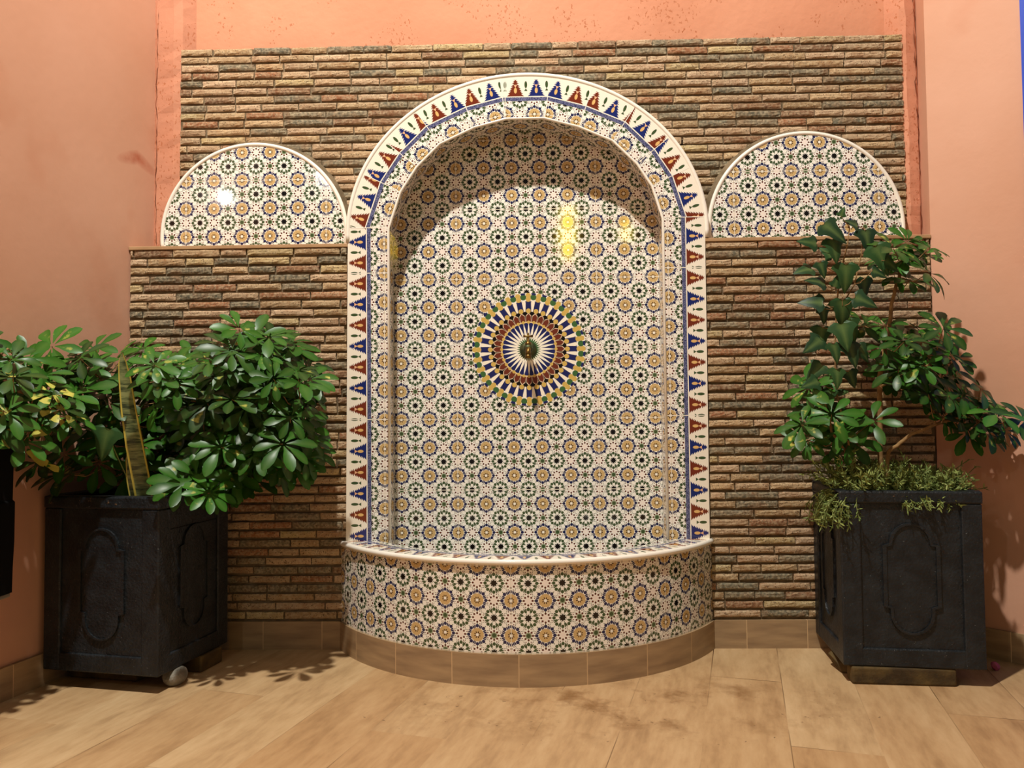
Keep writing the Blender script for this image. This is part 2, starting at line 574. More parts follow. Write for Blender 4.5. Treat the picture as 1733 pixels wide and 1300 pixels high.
# ------------------------------------------------------------------ mesh helpers
class MB:
    """collects shapes for ONE mesh"""

    def __init__(s):
        s.v, s.f, s.uv, s.c, s.sm = [], [], [], [], []

    def face(s, pts, uv=None, col=None, smooth=False):
        i = len(s.v)
        s.v += [tuple(p) for p in pts]
        s.f.append(list(range(i, i + len(pts))))
        s.uv.append(uv or [(0, 0)] * len(pts))
        s.c.append(col)
        s.sm.append(smooth)

    def add(s, verts, faces, uvs=None, col=None, smooth=False):
        i = len(s.v)
        s.v += [tuple(p) for p in verts]
        for k, f in enumerate(faces):
            s.f.append([i + a for a in f])
            s.uv.append(uvs[k] if uvs else [(0, 0)] * len(f))
            s.c.append(col)
            s.sm.append(smooth)

    def box(s, x0, x1, y0, y1, z0, z1, T=None, col=None):
        vs = [Vector((x, y, z)) for z in (z0, z1) for y in (y0, y1) for x in (x0, x1)]
        if T is not None:
            vs = [T @ p for p in vs]
        s.add(vs, [(0, 2, 3, 1), (4, 5, 7, 6), (0, 1, 5, 4), (2, 6, 7, 3), (0, 4, 6, 2), (1, 3, 7, 5)], col=col)

    def tube(s, pts, rad, n=8, col=None, closed=False, cap=True):
        pts = [Vector(p) for p in pts]
        rads = rad if isinstance(rad, (list, tuple)) else [rad] * len(pts)
        rings = []
        N = len(pts)
        prev = None
        for i, p in enumerate(pts):
            a = pts[max(i - 1, 0)]
            b = pts[min(i + 1, N - 1)]
            d = (b - a).normalized()
            ref = Vector((0, 1, 0)) if abs(d.y) < 0.9 else Vector((1, 0, 0))
            u = d.cross(ref).normalized()
            if prev is not None and u.dot(prev) < 0:
                u = -u
            prev = u
            w = d.cross(u)
            rings.append([p + (u * math.cos(2 * PI * k / n) + w * math.sin(2 * PI * k / n)) * rads[i] for k in range(n)])
        vs = [q for r in rings for q in r]
        fs = []
        for i in range(N - 1):
            for k in range(n):
                fs.append((i * n + k, i * n + (k + 1) % n, (i + 1) * n + (k + 1) % n, (i + 1) * n + k))
        if cap:
            fs.append(tuple(range(n - 1, -1, -1)))
            fs.append(tuple((N - 1) * n + k for k in range(n)))
        s.add(vs, fs, col=col, smooth=True)

    def lathe(s, prof, n=24, T=None):
        vs = []
        for (r, z) in prof:
            for k in range(n):
                p = Vector((r * math.cos(2 * PI * k / n), r * math.sin(2 * PI * k / n), z))
                vs.append(T @ p if T is not None else p)
        fs = []
        for i in range(len(prof) - 1):
            for k in range(n):
                fs.append((i * n + k, i * n + (k + 1) % n, (i + 1) * n + (k + 1) % n, (i + 1) * n + k))
        fs.append(tuple(range(n - 1, -1, -1)))
        fs.append(tuple((len(prof) - 1) * n + k for k in range(n)))
        s.add(vs, fs, smooth=True)

    def build(s, name, mat, parent=None, origin=None, bevel=0, seg=2):
        me = bpy.data.meshes.new(name)
        o = Vector(origin) if origin is not None else Vector((0, 0, 0))
        me.from_pydata([Vector(p) - o for p in s.v], [], s.f)
        uvl = me.uv_layers.new(name='UVMap')
        flat = []
        for u in s.uv:
            for q in u:
                flat += [q[0], q[1]]
        uvl.data.foreach_set('uv', flat)
        if any(c is not None for c in s.c):
            ca = me.color_attributes.new('Col', 'FLOAT_COLOR', 'CORNER')
            fl_ = []
            for f, c in zip(s.f, s.c):
                if c is None:
                    c = (0, 0, 0, 1)
                if isinstance(c[0], (tuple, list)):
                    for q in c:
                        fl_ += list(q)
                else:
                    for _ in f:
                        fl_ += list(c)
            ca.data.foreach_set('color', fl_)
        me.polygons.foreach_set('use_smooth', s.sm)
        me.materials.append(mat)
        me.update()
        if name in ('foliage', 'leaf', 'basin_wall'):
            bm = bmesh.new()
            bm.from_mesh(me)
            bmesh.ops.remove_doubles(bm, verts=bm.verts, dist=1e-5)
            bm.to_mesh(me)
            bm.free()
        ob = bpy.data.objects.new(name, me)
        C.collection.objects.link(ob)
        if origin is not None:
            ob.location = o
        if parent is not None:
            ob.parent = parent
            ob.location = o - parent.location if origin is not None else -Vector(parent.location)
        if bevel:
            b = ob.modifiers.new('bevel', 'BEVEL')
            b.width = bevel
            b.segments = seg
            b.limit_method = 'ANGLE'
            w_ = ob.modifiers.new('weld', 'WELD')
            w_.merge_threshold = 0.00005
            ob.modifiers.move(1, 0)
        return ob


def thing(name, label, cat, loc=(0, 0, 0), group=None):
    o = bpy.data.objects.new(name, None)
    C.collection.objects.link(o)
    o.location = loc
    o.empty_display_size = 0.05
    o['label'] = label
    o['category'] = cat
    if group:
        o['group'] = group
    return o


def tag(o, label, cat, group=None):
    o['label'] = label
    o['category'] = cat
    if group:
        o['group'] = group
    return o


def struct(o):
    o['kind'] = 'structure'
    return o


# ------------------------------------------------------------------ the setting
WL = lambda y: -1.42 + 0.225 * (y + 0.125)      # x of the left wall face at depth y
TOP = 3.3
RC = (1.312, -0.125)                             # corner where the right wall turns out
RW = lambda s: (RC[0] + 0.683 * s, RC[1] - 0.730 * s)
rb = (1.352, 0.03)


def floor_():
    b = MB()
    b.box(-2.6, 3.4, -4.2, 0.15, -0.08, 0.0)
    struct(b.build('floor', M_FLOOR))


floor_()


def wall_poly(name, pts, z0, z1, mat):
    """vertical prism over a plan polygon"""
    b = MB()
    n = len(pts)
    vs = [Vector((x, y, z0)) for x, y in pts] + [Vector((x, y, z1)) for x, y in pts]
    fs = [tuple(range(n - 1, -1, -1)), tuple(range(n, 2 * n))] + [(i, (i + 1) % n, (i + 1) % n + n, i + n) for i in range(n)]
    b.add(vs, fs)
    return struct(b.build(name, mat))


wall_poly('wall_back', [(-1.42, 0.03), (1.40, 0.03), (1.40, 0.15), (-1.42, 0.15)], 0, TOP, M_WALLR)
wall_poly('wall_left', [(WL(0.03), 0.03), (WL(0.15), 0.15), (-2.2, 0.15), (-2.6, -3.2), (WL(-3.2), -3.2)], 0, TOP, M_WALL)
e1 = RW(2.2)
wall_poly('wall_right', [rb, RC, e1, (e1[0] + 0.15, e1[1] + 0.1), (1.9, 0.15), (1.352, 0.15)], 0, TOP, M_WALL)


def ridge(name, pts, rad, mat):
    b = MB()
    rnd = random.Random(5)
    P = []
    for i in range(len(pts) - 1):
        a, c = Vector(pts[i]), Vector(pts[i + 1])
        for k in range(24):
            P.append(a.lerp(c, k / 24) + Vector((rnd.uniform(-.002, .002), 0, 0)))
    b.tube(P, [rad * rnd.uniform(0.7, 1.2) for _ in P], 6)
    return b.build(name, mat)


# rough plaster fillets in the two back corners
def fillet(name, xa, ya, xb, yb, z0, z1, seed):
    b = MB()
    r = random.Random(seed)
    n = 60
    L = []
    for i in range(n + 1):
        z = z0 + (z1 - z0) * i / n
        j = [r.uniform(-.0025, .0025) for _ in range(4)]
        L.append([(xa + j[0], ya, z), (xa + (xb - xa) * 0.12 + j[1], ya - 0.006 + (yb - ya) * 0.1, z),
                  (xa + (xb - xa) * 0.72 + j[2], yb - 0.008 + j[3], z), (xb + j[3], yb, z), (xb + (0.03 if xb > xa else -0.03), 0.0295, z)])
    for i in range(n):
        for k in range(4):
            b.face([L[i][k], L[i][k + 1], L[i + 1][k + 1], L[i + 1][k]], smooth=False)
    return struct(b.build(name, M_FIL))


fillet('trim_1', WL(0.0) - 0.004, -0.004, -1.288, -0.014, 1.37, TOP, 3)
fillet('trim_2', 1.342, -0.012, 1.279, -0.020, 1.37, TOP, 4)


def crack(name, x, y, z0, z1, seed):
    r = random.Random(seed)
    b = MB()
    z, dx = z0, 0.0
    P = []
    while z < z1:
        P.append((x + dx, y, z, r.choice((0.0003, 0.0006, 0.0012, 0.0016))))
        dx += r.uniform(-.004, .004)
        dx *= 0.9
        z += r.uniform(.008, .03)
    for a, c_ in zip(P[:-1], P[1:]):
        b.face([(a[0] - a[3], y, a[2]), (a[0] + a[3], y, a[2]), (c_[0] + c_[3], y, c_[2]), (c_[0] - c_[3], y, c_[2])])
    return struct(b.build(name, M_CRACK))


crack('trim_3', WL(0.0) + 0.010, -0.0120, 1.38, TOP, 7)
crack('trim_4', 1.332, -0.0260, 1.38, TOP, 8)


def skirt(name, pts, h=0.093, t=0.010, u0=0.0, label=None):
    """pts: plan polyline; the board stands on its -y/inner side"""
    b = MB()
    u = u0
    for (p, q) in zip(pts[:-1], pts[1:]):
        p, q = Vector((*p, 0)), Vector((*q, 0))
        d = (q - p)
        L = d.length
        d.normalize()
        nrm = Vector((d.y, -d.x, 0)) * t
        a0, a1 = p + nrm, q + nrm
        up_ = Vector((0, 0, h))
        b.face([a0, a1, a1 + up_, a0 + up_], [(u, 0), (u + L, 0), (u + L, h), (u, h)])
        b.face([a0 + up_, a1 + up_, q + up_, p + up_], [(u, h), (u + L, h), (u + L, h + t), (u, h + t)])
        b.face([p, a0, a0 + up_, p + up_], [(u, 0)] * 4)
        b.face([a1, q, q + up_, a1 + up_], [(u, 0)] * 4)
        u += L
    return struct(b.build(name, M_SKIRT))


LY = -0.118                                      # face of the wall behind the lower bricks
skirt('baseboard_left', [(WL(-3.1), -3.1), (WL(-0.13), -0.13)], t=0.012)
skirt('baseboard_back_left', [(-1.42, LY), (-0.66, LY)], u0=0.13)
skirt('baseboard_back_right', [(0.54, LY), (RC[0], LY)], u0=0.07)
skirt('baseboard_right', [(RC[0] + .002, RC[1] + .002), RW(2.0)])

# low piers behind the lower brick cladding
wall_poly('wall_pier_left', [(-1.43, 0.03), (-1.43, LY), (-0.655, LY), (-0.655, 0.03)], 0, 1.362, M_MORT)
wall_poly('wall_pier_right', [(0.545, 0.03), (0.545, LY), (1.318, LY), (1.318, 0.03)], 0, 1.362, M_MORT)

# blue door edge far right
bt = MB()
p0, p1 = RW(0.284), RW(0.50)
wall_n = Vector((-0.730, -0.683))
vs = []
o2 = 0.02
for z in (0.0, 2.5):
    vs += [(p0[0], p0[1], z), (p1[0], p1[1], z), (p1[0] + wall_n.x * o2, p1[1] + wall_n.y * o2, z), (p0[0] + wall_n.x * o2, p0[1] + wall_n.y * o2, z)]
bt.add([Vector(v) for v in vs][:0] or vs, [(3, 2, 1, 0), (4, 5, 6, 7), (0, 1, 5, 4), (1, 2, 6, 5), (2, 3, 7, 6), (3, 0, 4, 7)])
# lean of the frame follows the photo: narrower towards the floor
for i in range(len(bt.v)):
    x, y, z = bt.v[i]
    k = 0.0
    if i in (0, 3, 4, 7):
        bt.v[i] = (x + 0.683 * k, y - 0.730 * k, z)
    else:
        bt.v[i] = (x + 0.683 * 0.12, y - 0.730 * 0.12, z)
struct(bt.build('door_1', M_BLUEP))

# ------------------------------------------------------------------ bricks
PAL = [('b89a74', 5), ('bd9f80', 7), ('a48762', 5), ('956546', 4), ('7d5c44', 3), ('666252', 5), ('746b58', 5), ('b8a274', 3), ('b09272', 5)]
PALX = [hexc(c) for c, n in PAL for _ in range(n)]


def bricks(name, x0, x1, z0, z1, yf, rowh, inside, seed, label, shear=0.0):
    r = random.Random(seed)
    b = MB()
    nrow = int(round((z1 - z0) / rowh))
    rowh = (z1 - z0) / nrow
    for j in range(nrow):
        za, zb = z0 + j * rowh, z0 + (j + 1) * rowh
        x = x0 - r.uniform(0, 0.12)
        while x < x1 - 0.004:
            L = r.choice((0.10, 0.125, 0.14, 0.145, 0.15, 0.17)) * r.uniform(0.92, 1.06)
            xa, xb = max(x, x0), min(x + L, x1)
            x += L
            if inside is not None:
                zz = max((za + zb) / 2, EC[1])
                q = 1 - ((zz - EC[1]) / (EB - 0.05)) ** 2
                if q > 0:
                    hw_ = (EA - 0.045) * math.sqrt(q)
                    if xa < EC[0] - hw_ < xb:
                        xb = EC[0] - hw_
                    elif xa < EC[0] + hw_ < xb:
                        xa = EC[0] + hw_
            if xb - xa < 0.012:
                continue
            if inside is not None and inside((xa + xb) / 2, (za + zb) / 2, xa, xb, za, zb):
                continue
            c = r.choice(PALX)
            k = r.uniform(0.76, 1.04)
            c = (c[0] * k, c[1] * k, c[2] * k, 1)
            g = 0.0026 * r.uniform(0.5, 1.5)
            gz0 = rowh * r.uniform(0.21, 0.30)
            gz1 = rowh * 0.04
            yo = yf + r.uniform(-0.0018, 0.0018)
            nx, nz = max(3, int((xb - xa) / 0.016)), 4
            dep = 0.011
            V = []
            for iz in range(nz + 1):
                for ix in range(nx + 1):
                    fx, fz = ix / nx, iz / nz
                    px = xa + g + (xb - xa - 2 * g) * fx
                    pz = za + gz0 + (zb - za - gz0 - gz1) * fz
                    edge = (ix in (0, nx)) or (iz in (0, nz))
                    px += r.uniform(-.0008, .0008)
                    pz += r.uniform(-.0009, .0009)
                    py = yo + r.uniform(-.0008, .0010) + (0.0028 if edge else 0)
                    V.append((px, py, pz))
            W = nx + 1
            F = [(iz * W + ix, iz * W + ix + 1, (iz + 1) * W + ix + 1, (iz + 1) * W + ix) for iz in range(nz) for ix in range(nx)]
            ring = [ix for ix in range(W)] + [iz * W + nx for iz in range(1, nz + 1)] + [nz * W + ix for ix in range(nx - 1, -1, -1)] + [iz * W for iz in range(nz - 1, 0, -1)]
            base = len(V)
            for q in ring:
                V.append((V[q][0], yo + dep, V[q][2]))
            nr = len(ring)
            for q in range(nr):
                F.append((ring[(q + 1) % nr], ring[q], base + q, base + (q + 1) % nr))
            if shear:
                V = [(vx, vy, vz + shear * vx) for vx, vy, vz in V]
            b.add(V, F, col=c)
    return b


# outlines of the arch and of the two half-round panels
EC, EA, EB = (-0.048, 1.403), 0.617, 0.551
LUN = [(-1.011, 1.4215, 0.335), (0.9235, 1.4205, 0.3405)]


def in_upper(cx_, cz_, xa, xb, za, zb):
    if abs(cx_ - EC[0]) < 0.5 and all(((x - EC[0]) / (EA - 0.03)) ** 2 + ((max(z, EC[1]) - EC[1]) / (EB - 0.03)) ** 2 < 1 for x in (xa, xb) for z in (za, zb)):
        return True
    for (lx, lz, lr) in LUN:
        if all((x - lx) ** 2 + (z - lz) ** 2 < (lr - 0.03) ** 2 for x in (xa, xb) for z in (za, zb)):
            return True
    return False


BYU = -0.03
ub = bricks('', -1.292, 1.285, 1.376, 2.112, BYU, 0.0293, in_upper, 11, '')
up = thing('brick_cladding', 'upper field of thin brown and tan bricks around the arch top, under pink plaster', 'brick wall panel', (0, 0, 1.376), 'thin brick wall cladding')
o = ub.build('bricks', M_BRICK, up)
mb = MB()
# mortar bed with openings left as separate pieces around the arch
mb.box(-1.292, -0.62, BYU + 0.008, 0.029, 1.376, 1.75)
mb.box(0.52, 1.285, BYU + 0.008, 0.029, 1.376, 1.75)
mb.box(-1.29, 1.283, BYU + 0.008, 0.029, 1.83, 2.11)
mb.box(-1.29, -0.42, BYU + 0.008, 0.029, 1.75, 1.83)
mb.box(0.32, 1.283, BYU + 0.008, 0.029, 1.75, 1.83)
mb.build('mortar_bed', M_MORT, up)
for (xa, xb, sd, lab) in ((-1.418, -0.662, 21, 'lower left field of thin bricks behind the variegated shrub, topped by a beige strip'),
                          (0.557, 1.310, 22, 'lower right field of thin bricks behind the ivy, topped by a beige strip')):
    lb = bricks('', xa, xb, 0.095, 1.362, -0.128, 0.0300, None, sd, '')
    t_ = thing('brick_cladding', lab, 'brick wall panel', ((xa + xb) / 2, -0.12, 0.095), 'thin brick wall cladding')
    lb.build('bricks', M_BRICK, t_)
    s_ = MB()
    s_.box(xa - 0.002, xb + 0.002, -0.130, 0.0285, 1.3625, 1.375)
    s_.build('coping_strip', M_BEIGE, t_, bevel=0.002)

# ------------------------------------------------------------------ half-round tiled panels
def lunette(idx, lab):
    lx, lz, lr = LUN[idx]
    zb = 1.376
    t_ = thing('tiled_lunette', lab, 'tiled wall panel', (lx, -0.05, zb), 'half-round tiled panels beside the arch')
    uo, vo = ((-1.254, 1.622), (0.676, 1.622))[idx]
    YF, YB = -0.055, -0.0315
    r_in = lr - 0.012
    a0 = math.asin((zb - lz) / r_in)
    n = 64
    pts = [(lx + r_in * math.cos(a0 + (PI - 2 * a0) * k / n), lz + r_in * math.sin(a0 + (PI - 2 * a0) * k / n)) for k in range(n + 1)]
    b = MB()
    uv = [(x - uo, z - vo) for x, z in pts]
    b.face([(x, YF, z) for x, z in pts][::-1], uv[::-1])
    for k in range(n):
        (xa, za), (xb, zb_) = pts[k], pts[k + 1]
        b.face([(xa, YF, za), (xb, YF, zb_), (xb, YB, zb_), (xa, YB, za)])
    b.build('tile_face', M_ROS, t_)
    tr = MB()
    r2 = lr - 0.0065
    a1 = math.asin((zb + .006 - lz) / r2)
    P = [(lx + r2 * math.cos(a1 + (PI - 2 * a1) * k / n), YF + 0.0035, lz + r2 * math.sin(a1 + (PI - 2 * a1) * k / n)) for k in range(n + 1)]
    tr.tube(P, 0.0078, 10)
    tr.build('edge_trim', M_CER, t_)
    # plaster flank joining the panel to the bricks
    fl_ = MB()
    r3 = lr + 0.001
    for k in range(n):
        a, c = a1 + (PI - 2 * a1) * k / n, a1 + (PI - 2 * a1) * (k + 1) / n
        q = [(lx + r3 * math.cos(x), lz + r3 * math.sin(x)) for x in (a, c)]
        q2 = [(lx + (r3 + 0.014) * math.cos(x), lz + (r3 + .014) * math.sin(x)) for x in (a, c)]
        fl_.face([(q[0][0], YF + .008, q[0][1]), (q[1][0], YF + .008, q[1][1]), (q2[1][0], YB + 0.004, max(q2[1][1], zb)), (q2[0][0], YB + 0.004, max(q2[0][1], zb))], smooth=True)
    fl_.build('mortar_flank', M_MORT, t_)


lunette(0, 'half-round panel of star-patterned tiles left of the arch, above the leafy shrub')
lunette(1, 'half-round panel of star-patterned tiles right of the arch, above the ivy')

# ------------------------------------------------------------------ the fountain
FY = -0.13
FT = thing('tiled_fountain', 'arched wall fountain of patterned tiles with half-round basin and brass tap', 'fountain', (-0.053, -0.13, 0.0))
INN = [(-0.524, 1.427), (-0.482, 1.553), (-0.425, 1.639), (-0.346, 1.717), (-0.227, 1.772), (-0.116, 1.800),
       (0.020, 1.800), (0.137, 1.768), (0.252, 1.718), (0.335, 1.636), (0.385, 1.559), (0.420, 1.447)]
RIMZ = 0.363
A2, B2 = EA - 0.0095, EB - 0.0125


def ell_hit(p, d):
    """from p along d to the outer ellipse"""
    x, z = (p[0] - EC[0]) / A2, (p[1] - EC[1]) / B2
    dx, dz = d[0] / A2, d[1] / B2
    a = dx * dx + dz * dz
    bq = 2 * (x * dx + z * dz)
    c_ = x * x + z * z - 1
    t_ = (-bq + math.sqrt(bq * bq - 4 * a * c_)) / (2 * a)
    return (p[0] + d[0] * t_, p[1] + d[1] * t_)


fb = MB()
# upright left and right runs; u measured from the seam heights
for (xi_t, xi_b, xo_t, xo_b, zt, side) in ((-0.524, -0.524, -0.6590, -0.6690, 1.427, -1), (0.420, 0.419, 0.5572, 0.5528, 1.447, 1)):
    ns = 12
    for k in range(ns):
        z0 = 0.21 + (zt - 0.21) * k / ns
        z1 = 0.21 + (zt - 0.21) * (k + 1) / ns
        f0, f1 = k / ns, (k + 1) / ns
        i0, i1 = xi_b + (xi_t - xi_b) * f0, xi_b + (xi_t - xi_b) * f1
        o0, o1 = xo_b + (xo_t - xo_b) * f0, xo_b + (xo_t - xo_b) * f1
        zs = 1.271 if side < 0 else 1.275
        if side < 0:
            fb.face([(o0, FY, z0), (i0, FY, z0), (i1, FY, z1), (o1, FY, z1)],
                    [(z0 - zs, i0 - o0), (z0 - zs, 0), (z1 - zs, 0), (z1 - zs, i1 - o1)])
        else:
            fb.face([(i0, FY, z0), (o0, FY, z0), (o1, FY, z1), (i1, FY, z1)],
                    [(z0 - zs, 0), (z0 - zs, o0 - i0), (z1 - zs, o1 - i1), (z1 - zs, 0)])
        # outer flank
        fb.face([(o0, FY, z0), (o1, FY, z1), (o1, 0.0, z1), (o0, 0.0, z0)])
# arch segments, each its own cut tile
phases = [0.035, 0.105, 0.055, 0.140, 0.018, 0.0, 0.093, 0.165, 0.060, 0.12, 0.03]
nrmls = []
N = len(INN)
dirs = []
for k in range(N):
    if k == 0:
        d = (-1, 0.0)
    elif k == N - 1:
        d = (1, 0.0)
    else:
        a = Vector(INN[k]) - Vector(INN[k - 1])
        c_ = Vector(INN[k + 1]) - Vector(INN[k])
        t1 = a.normalized() + c_.normalized()
        d = (-t1.y, t1.x)
        L = math.hypot(*d)
        d = (d[0] / L, d[1] / L)
    dirs.append(d)
outer_pts = []
for k in range(N - 1):
    p, q = Vector(INN[k]), Vector(INN[k + 1])
    tdir = (q - p).normalized()
    nd = Vector((-tdir.y, tdir.x))
    a, c_ = Vector(ell_hit(INN[k], dirs[k])), Vector(ell_hit(INN[k + 1], dirs[k + 1]))
    aa = math.atan2((a.y - EC[1]) / B2, (a.x - EC[0]) / A2)
    ac = math.atan2((c_.y - EC[1]) / B2, (c_.x - EC[0]) / A2)
    arc = []
    for i in range(7):
        t_ = aa + (ac - aa) * i / 6
        arc.append(Vector((EC[0] + A2 * math.cos(t_), EC[1] + B2 * math.sin(t_))))
    poly = [p, q] + arc[::-1]
    uv = [((x - p).dot(tdir) + phases[k], (x - p).dot(nd)) for x in poly]
    fb.face([(x.x, FY, x.y) for x in poly][::-1], uv[::-1])
    outer_pts += arc[(0 if k == 0 else 1):]
for p, q in zip(outer_pts[:-1], outer_pts[1:]):
    fb.face([(p.x, FY, p.y), (q.x, FY, q.y), (q.x, 0.0, q.y), (p.x, 0.0, p.y)])
# bit between ellipse start and the uprights
for (xo, p, zt, sgn) in ((-0.6525, outer_pts[0], 1.427, -1), (0.5565, outer_pts[-1], 1.447, 1)):
    pass
fb.build('border_tiles', M_BRD, FT)
# cream edge of every cut joint on the arch
for k in range(0, N):
    jb = MB()
    a = Vector(INN[k])
    c_ = a.lerp(Vector(ell_hit(INN[k], dirs[k])), 0.97)
    d_ = (c_ - a).normalized()
    p_ = Vector((-d_.y, d_.x)) * 0.0011
    a = a + d_ * 0.006
    q4 = [(a.x + p_.x, a.y + p_.y), (c_.x + p_.x, c_.y + p_.y), (c_.x - p_.x, c_.y - p_.y), (a.x - p_.x, a.y - p_.y)]
    jb.face([(x, FY - 0.0004, z) for x, z in q4])
    jb.face([(x, FY + 0.0010, z) for x, z in q4][::-1])
    for m1 in range(4):
        m2 = (m1 + 1) % 4
        jb.face([(q4[m1][0], FY - .0004, q4[m1][1]), (q4[m2][0], FY - .0004, q4[m2][1]), (q4[m2][0], FY + .001, q4[m2][1]), (q4[m1][0], FY + .001, q4[m1][1])])
    jb.build('tile_joint', M_CER, FT)

# inner bullnose
ib = MB()
P = [(-0.5205, FY + 0.004, RIMZ)] + [(x + (0.0035 if x < EC[0] else -0.0035), FY + 0.004, z - 0.002) for x, z in INN] + [(0.4155, FY + 0.004, RIMZ)]
ib.tube(P, 0.0050, 10)
ib.build('inner_trim', M_BEIGE if False else M_CER, FT)
# outer bullnose from ledge to ledge over the top
ob_ = MB()
A3, B3 = EA - 0.005, EB - 0.005
P = [(EC[0] - A3, FY + 0.005, 1.378)]
for k in range(97):
    t_ = PI - PI * k / 96
    P.append((EC[0] + A3 * math.cos(t_), FY + 0.005, EC[1] + B3 * math.sin(t_)))
P.append((EC[0] + A3, FY + 0.005, 1.378))
ob_.tube(P, 0.0082, 10)
P2 = P
for k in range(len(P2) - 1):      # its flank running back to the bricks
    a, c_ = P2[k], P2[k + 1]
    ob_.face([(a[0], a[1], a[2] + .0), (c_[0], c_[1], c_[2]), (c_[0], -0.02, c_[2]), (a[0], -0.02, a[2])], smooth=True)
ob_.build('outer_trim', M_CER, FT)

# reveal (thickness of the opening)
rv = MB()
path = [(-0.524, 0.20)] + INN + [(0.419, 0.20)]
u = 0.0
for k in range(len(path) - 1):
    (xa, za), (xb, zb) = path[k], path[k + 1]
    L = math.hypot(xb - xa, zb - za)
    rv.face([(xa, FY + 0.004, za), (xa, 0.0, za), (xb, 0.0, zb), (xb, FY + 0.004, zb)], [(0.02, u + .03), (0.15, u + .03), (0.15, u + L + .03), (0.02, u + L + .03)])
    u += L
rv.build('niche_reveal', M_ROS, FT)
# back panel
nb = MB()
uo, vo = -0.30, 0.768
path2 = [(-0.53, 0.16)] + [(x + (-.006 if x < EC[0] else .006), z + .006) for x, z in INN] + [(0.425, 0.16)]
nb.face([(x, 0.0, z) for x, z in path2][::-1], [(x - uo, z - vo) for x, z in path2][::-1])
nb.build('niche_back', M_ROS, FT)
# backing masonry between frame and wall
bk = MB()
bk.box(-0.60, 0.50, 0.002, 0.0295, 0.10, 1.85)
bk.build('niche_masonry', M_MORT, FT)

# medallion
md = MB()
mc = (-0.044, 1.0145)
V, n = [], 128
pts = [(0.2010 * (1 - 0.0 * (0.5 - 0.5 * math.cos(32 * 2 * PI * k / n * 1.0 + PI))) * math.cos(2 * PI * k / n), 0.2010 * math.sin(2 * PI * k / n)) for k in range(n)]
md.face([(mc[0] + x, -0.0012, mc[1] + z) for x, z in pts], pts)
for k in range(n):
    (xa, za), (xb, zb) = pts[k], pts[(k + 1) % n]
    md.face([(mc[0] + xa, -0.0012, mc[1] + za), (mc[0] + xa, 0, mc[1] + za), (mc[0] + xb, 0, mc[1] + zb), (mc[0] + xb, -0.0012, mc[1] + zb)], [(xa, za)] * 4)
md.build('medallion', M_MED, FT)

# brass tap: wall flange, bulbous body reaching out, spout, T handle
tx, tz = -0.046, 1.012
T0 = Matrix.Translation((tx, -0.0012, tz)) @ Matrix.Rotation(PI / 2, 4, 'X')
tb = MB()
tb.lathe([(0.030, 0.0), (0.030, 0.003), (0.026, 0.006), (0.017, 0.009), (0.0115, 0.012), (0.0105, 0.022), (0.013, 0.026), (0.013, 0.032),
          (0.0115, 0.036), (0.0125, 0.042), (0.0155, 0.048), (0.0165, 0.056), (0.0150, 0.064), (0.0095, 0.070)], 24, T0)
tap = tb.build('tap', M_VERD, FT)
sp = MB()
sp.tube([(tx, -0.062, tz), (tx, -0.074, tz - 0.004), (tx, -0.083, tz - 0.013), (tx, -0.086, tz - 0.026)], [0.0105, 0.0098, 0.0088, 0.0085], 14)
sp.tube([(tx, -0.086, tz - 0.023), (tx, -0.086, tz - 0.036)], [0.0108, 0.0102], 14)
sp.build('spout', M_BRASS, tap).location = (0, 0, 0)
hd = MB()
hd.tube([(tx, -0.056, tz + 0.010), (tx, -0.056, tz + 0.022), (tx, -0.056, tz + 0.024), (tx, -0.056, tz + 0.038)], [0.0115, 0.0105, 0.0062, 0.0050], 14)
hd.tube([(tx - 0.017, -0.056, tz + 0.044), (tx - 0.006, -0.056, tz + 0.043), (tx, -0.056, tz + 0.042), (tx + 0.006, -0.056, tz + 0.043), (tx + 0.017, -0.056, tz + 0.044)], [0.0050, 0.0032, 0.0060, 0.0032, 0.0050], 12)
hd.tube([(tx, -0.056, tz + 0.036), (tx, -0.056, tz + 0.055)], [0.005, 0.0035], 10)
hd.build('handle', M_BRASS, tap).location = (0, 0, 0)

# basin
bc = (-0.0625, 0.235)
BR = 0.717
Zb0 = 0.093
tA = math.asin((LY - bc[1]) / BR)           # where the curve meets the wall


def arc_pts(cx_, cy_, r, ywall, n):
    t0 = math.asin((ywall - cy_) / r)
    a0, a1 = PI - t0, 2 * PI + t0
    return [(cx_ + r * math.cos(a0 + (a1 - a0) * k / n), cy_ + r * math.sin(a0 + (a1 - a0) * k / n)) for k in range(n + 1)]


nA = 96
outp = arc_pts(bc[0], bc[1], BR, LY, nA)
wallb = MB()
u = 0.0
Ltot = sum(math.dist(a, b_) for a, b_ in zip(outp[:-1], outp[1:]))
zt = RIMZ - 0.012
ushift = -Ltot / 2 + 0.0 + 0.04
for (a, c_) in zip(outp[:-1], outp[1:]):
    L = math.dist(a, c_)
    wallb.face([(a[0], a[1], Zb0), (c_[0], c_[1], Zb0), (c_[0], c_[1], zt), (a[0], a[1], zt)],
               [(u + ushift, Zb0 + 0.155), (u + L + ushift, Zb0 + 0.155), (u + L + ushift, zt + 0.155), (u + ushift, zt + 0.155)], smooth=True)
    u += L
inp = arc_pts(bc[0], bc[1], BR - 0.09, -0.10, nA)
for (a, c_) in zip(inp[:-1], inp[1:]):
    wallb.face([(a[0], a[1], 0.20), (a[0], a[1], zt), (c_[0], c_[1], zt), (c_[0], c_[1], 0.20)], [(0.02, 0.02)] * 4, smooth=True)
wallb.build('basin_wall', M_ROS, FT)
fbm = MB()
fp = arc_pts(bc[0], bc[1], BR - 0.09, 0.0, 48)
fbm.face([(x, y, 0.20) for x, y in fp], [(x, y) for x, y in fp])
fbm.build('basin_floor', M_CER, FT)
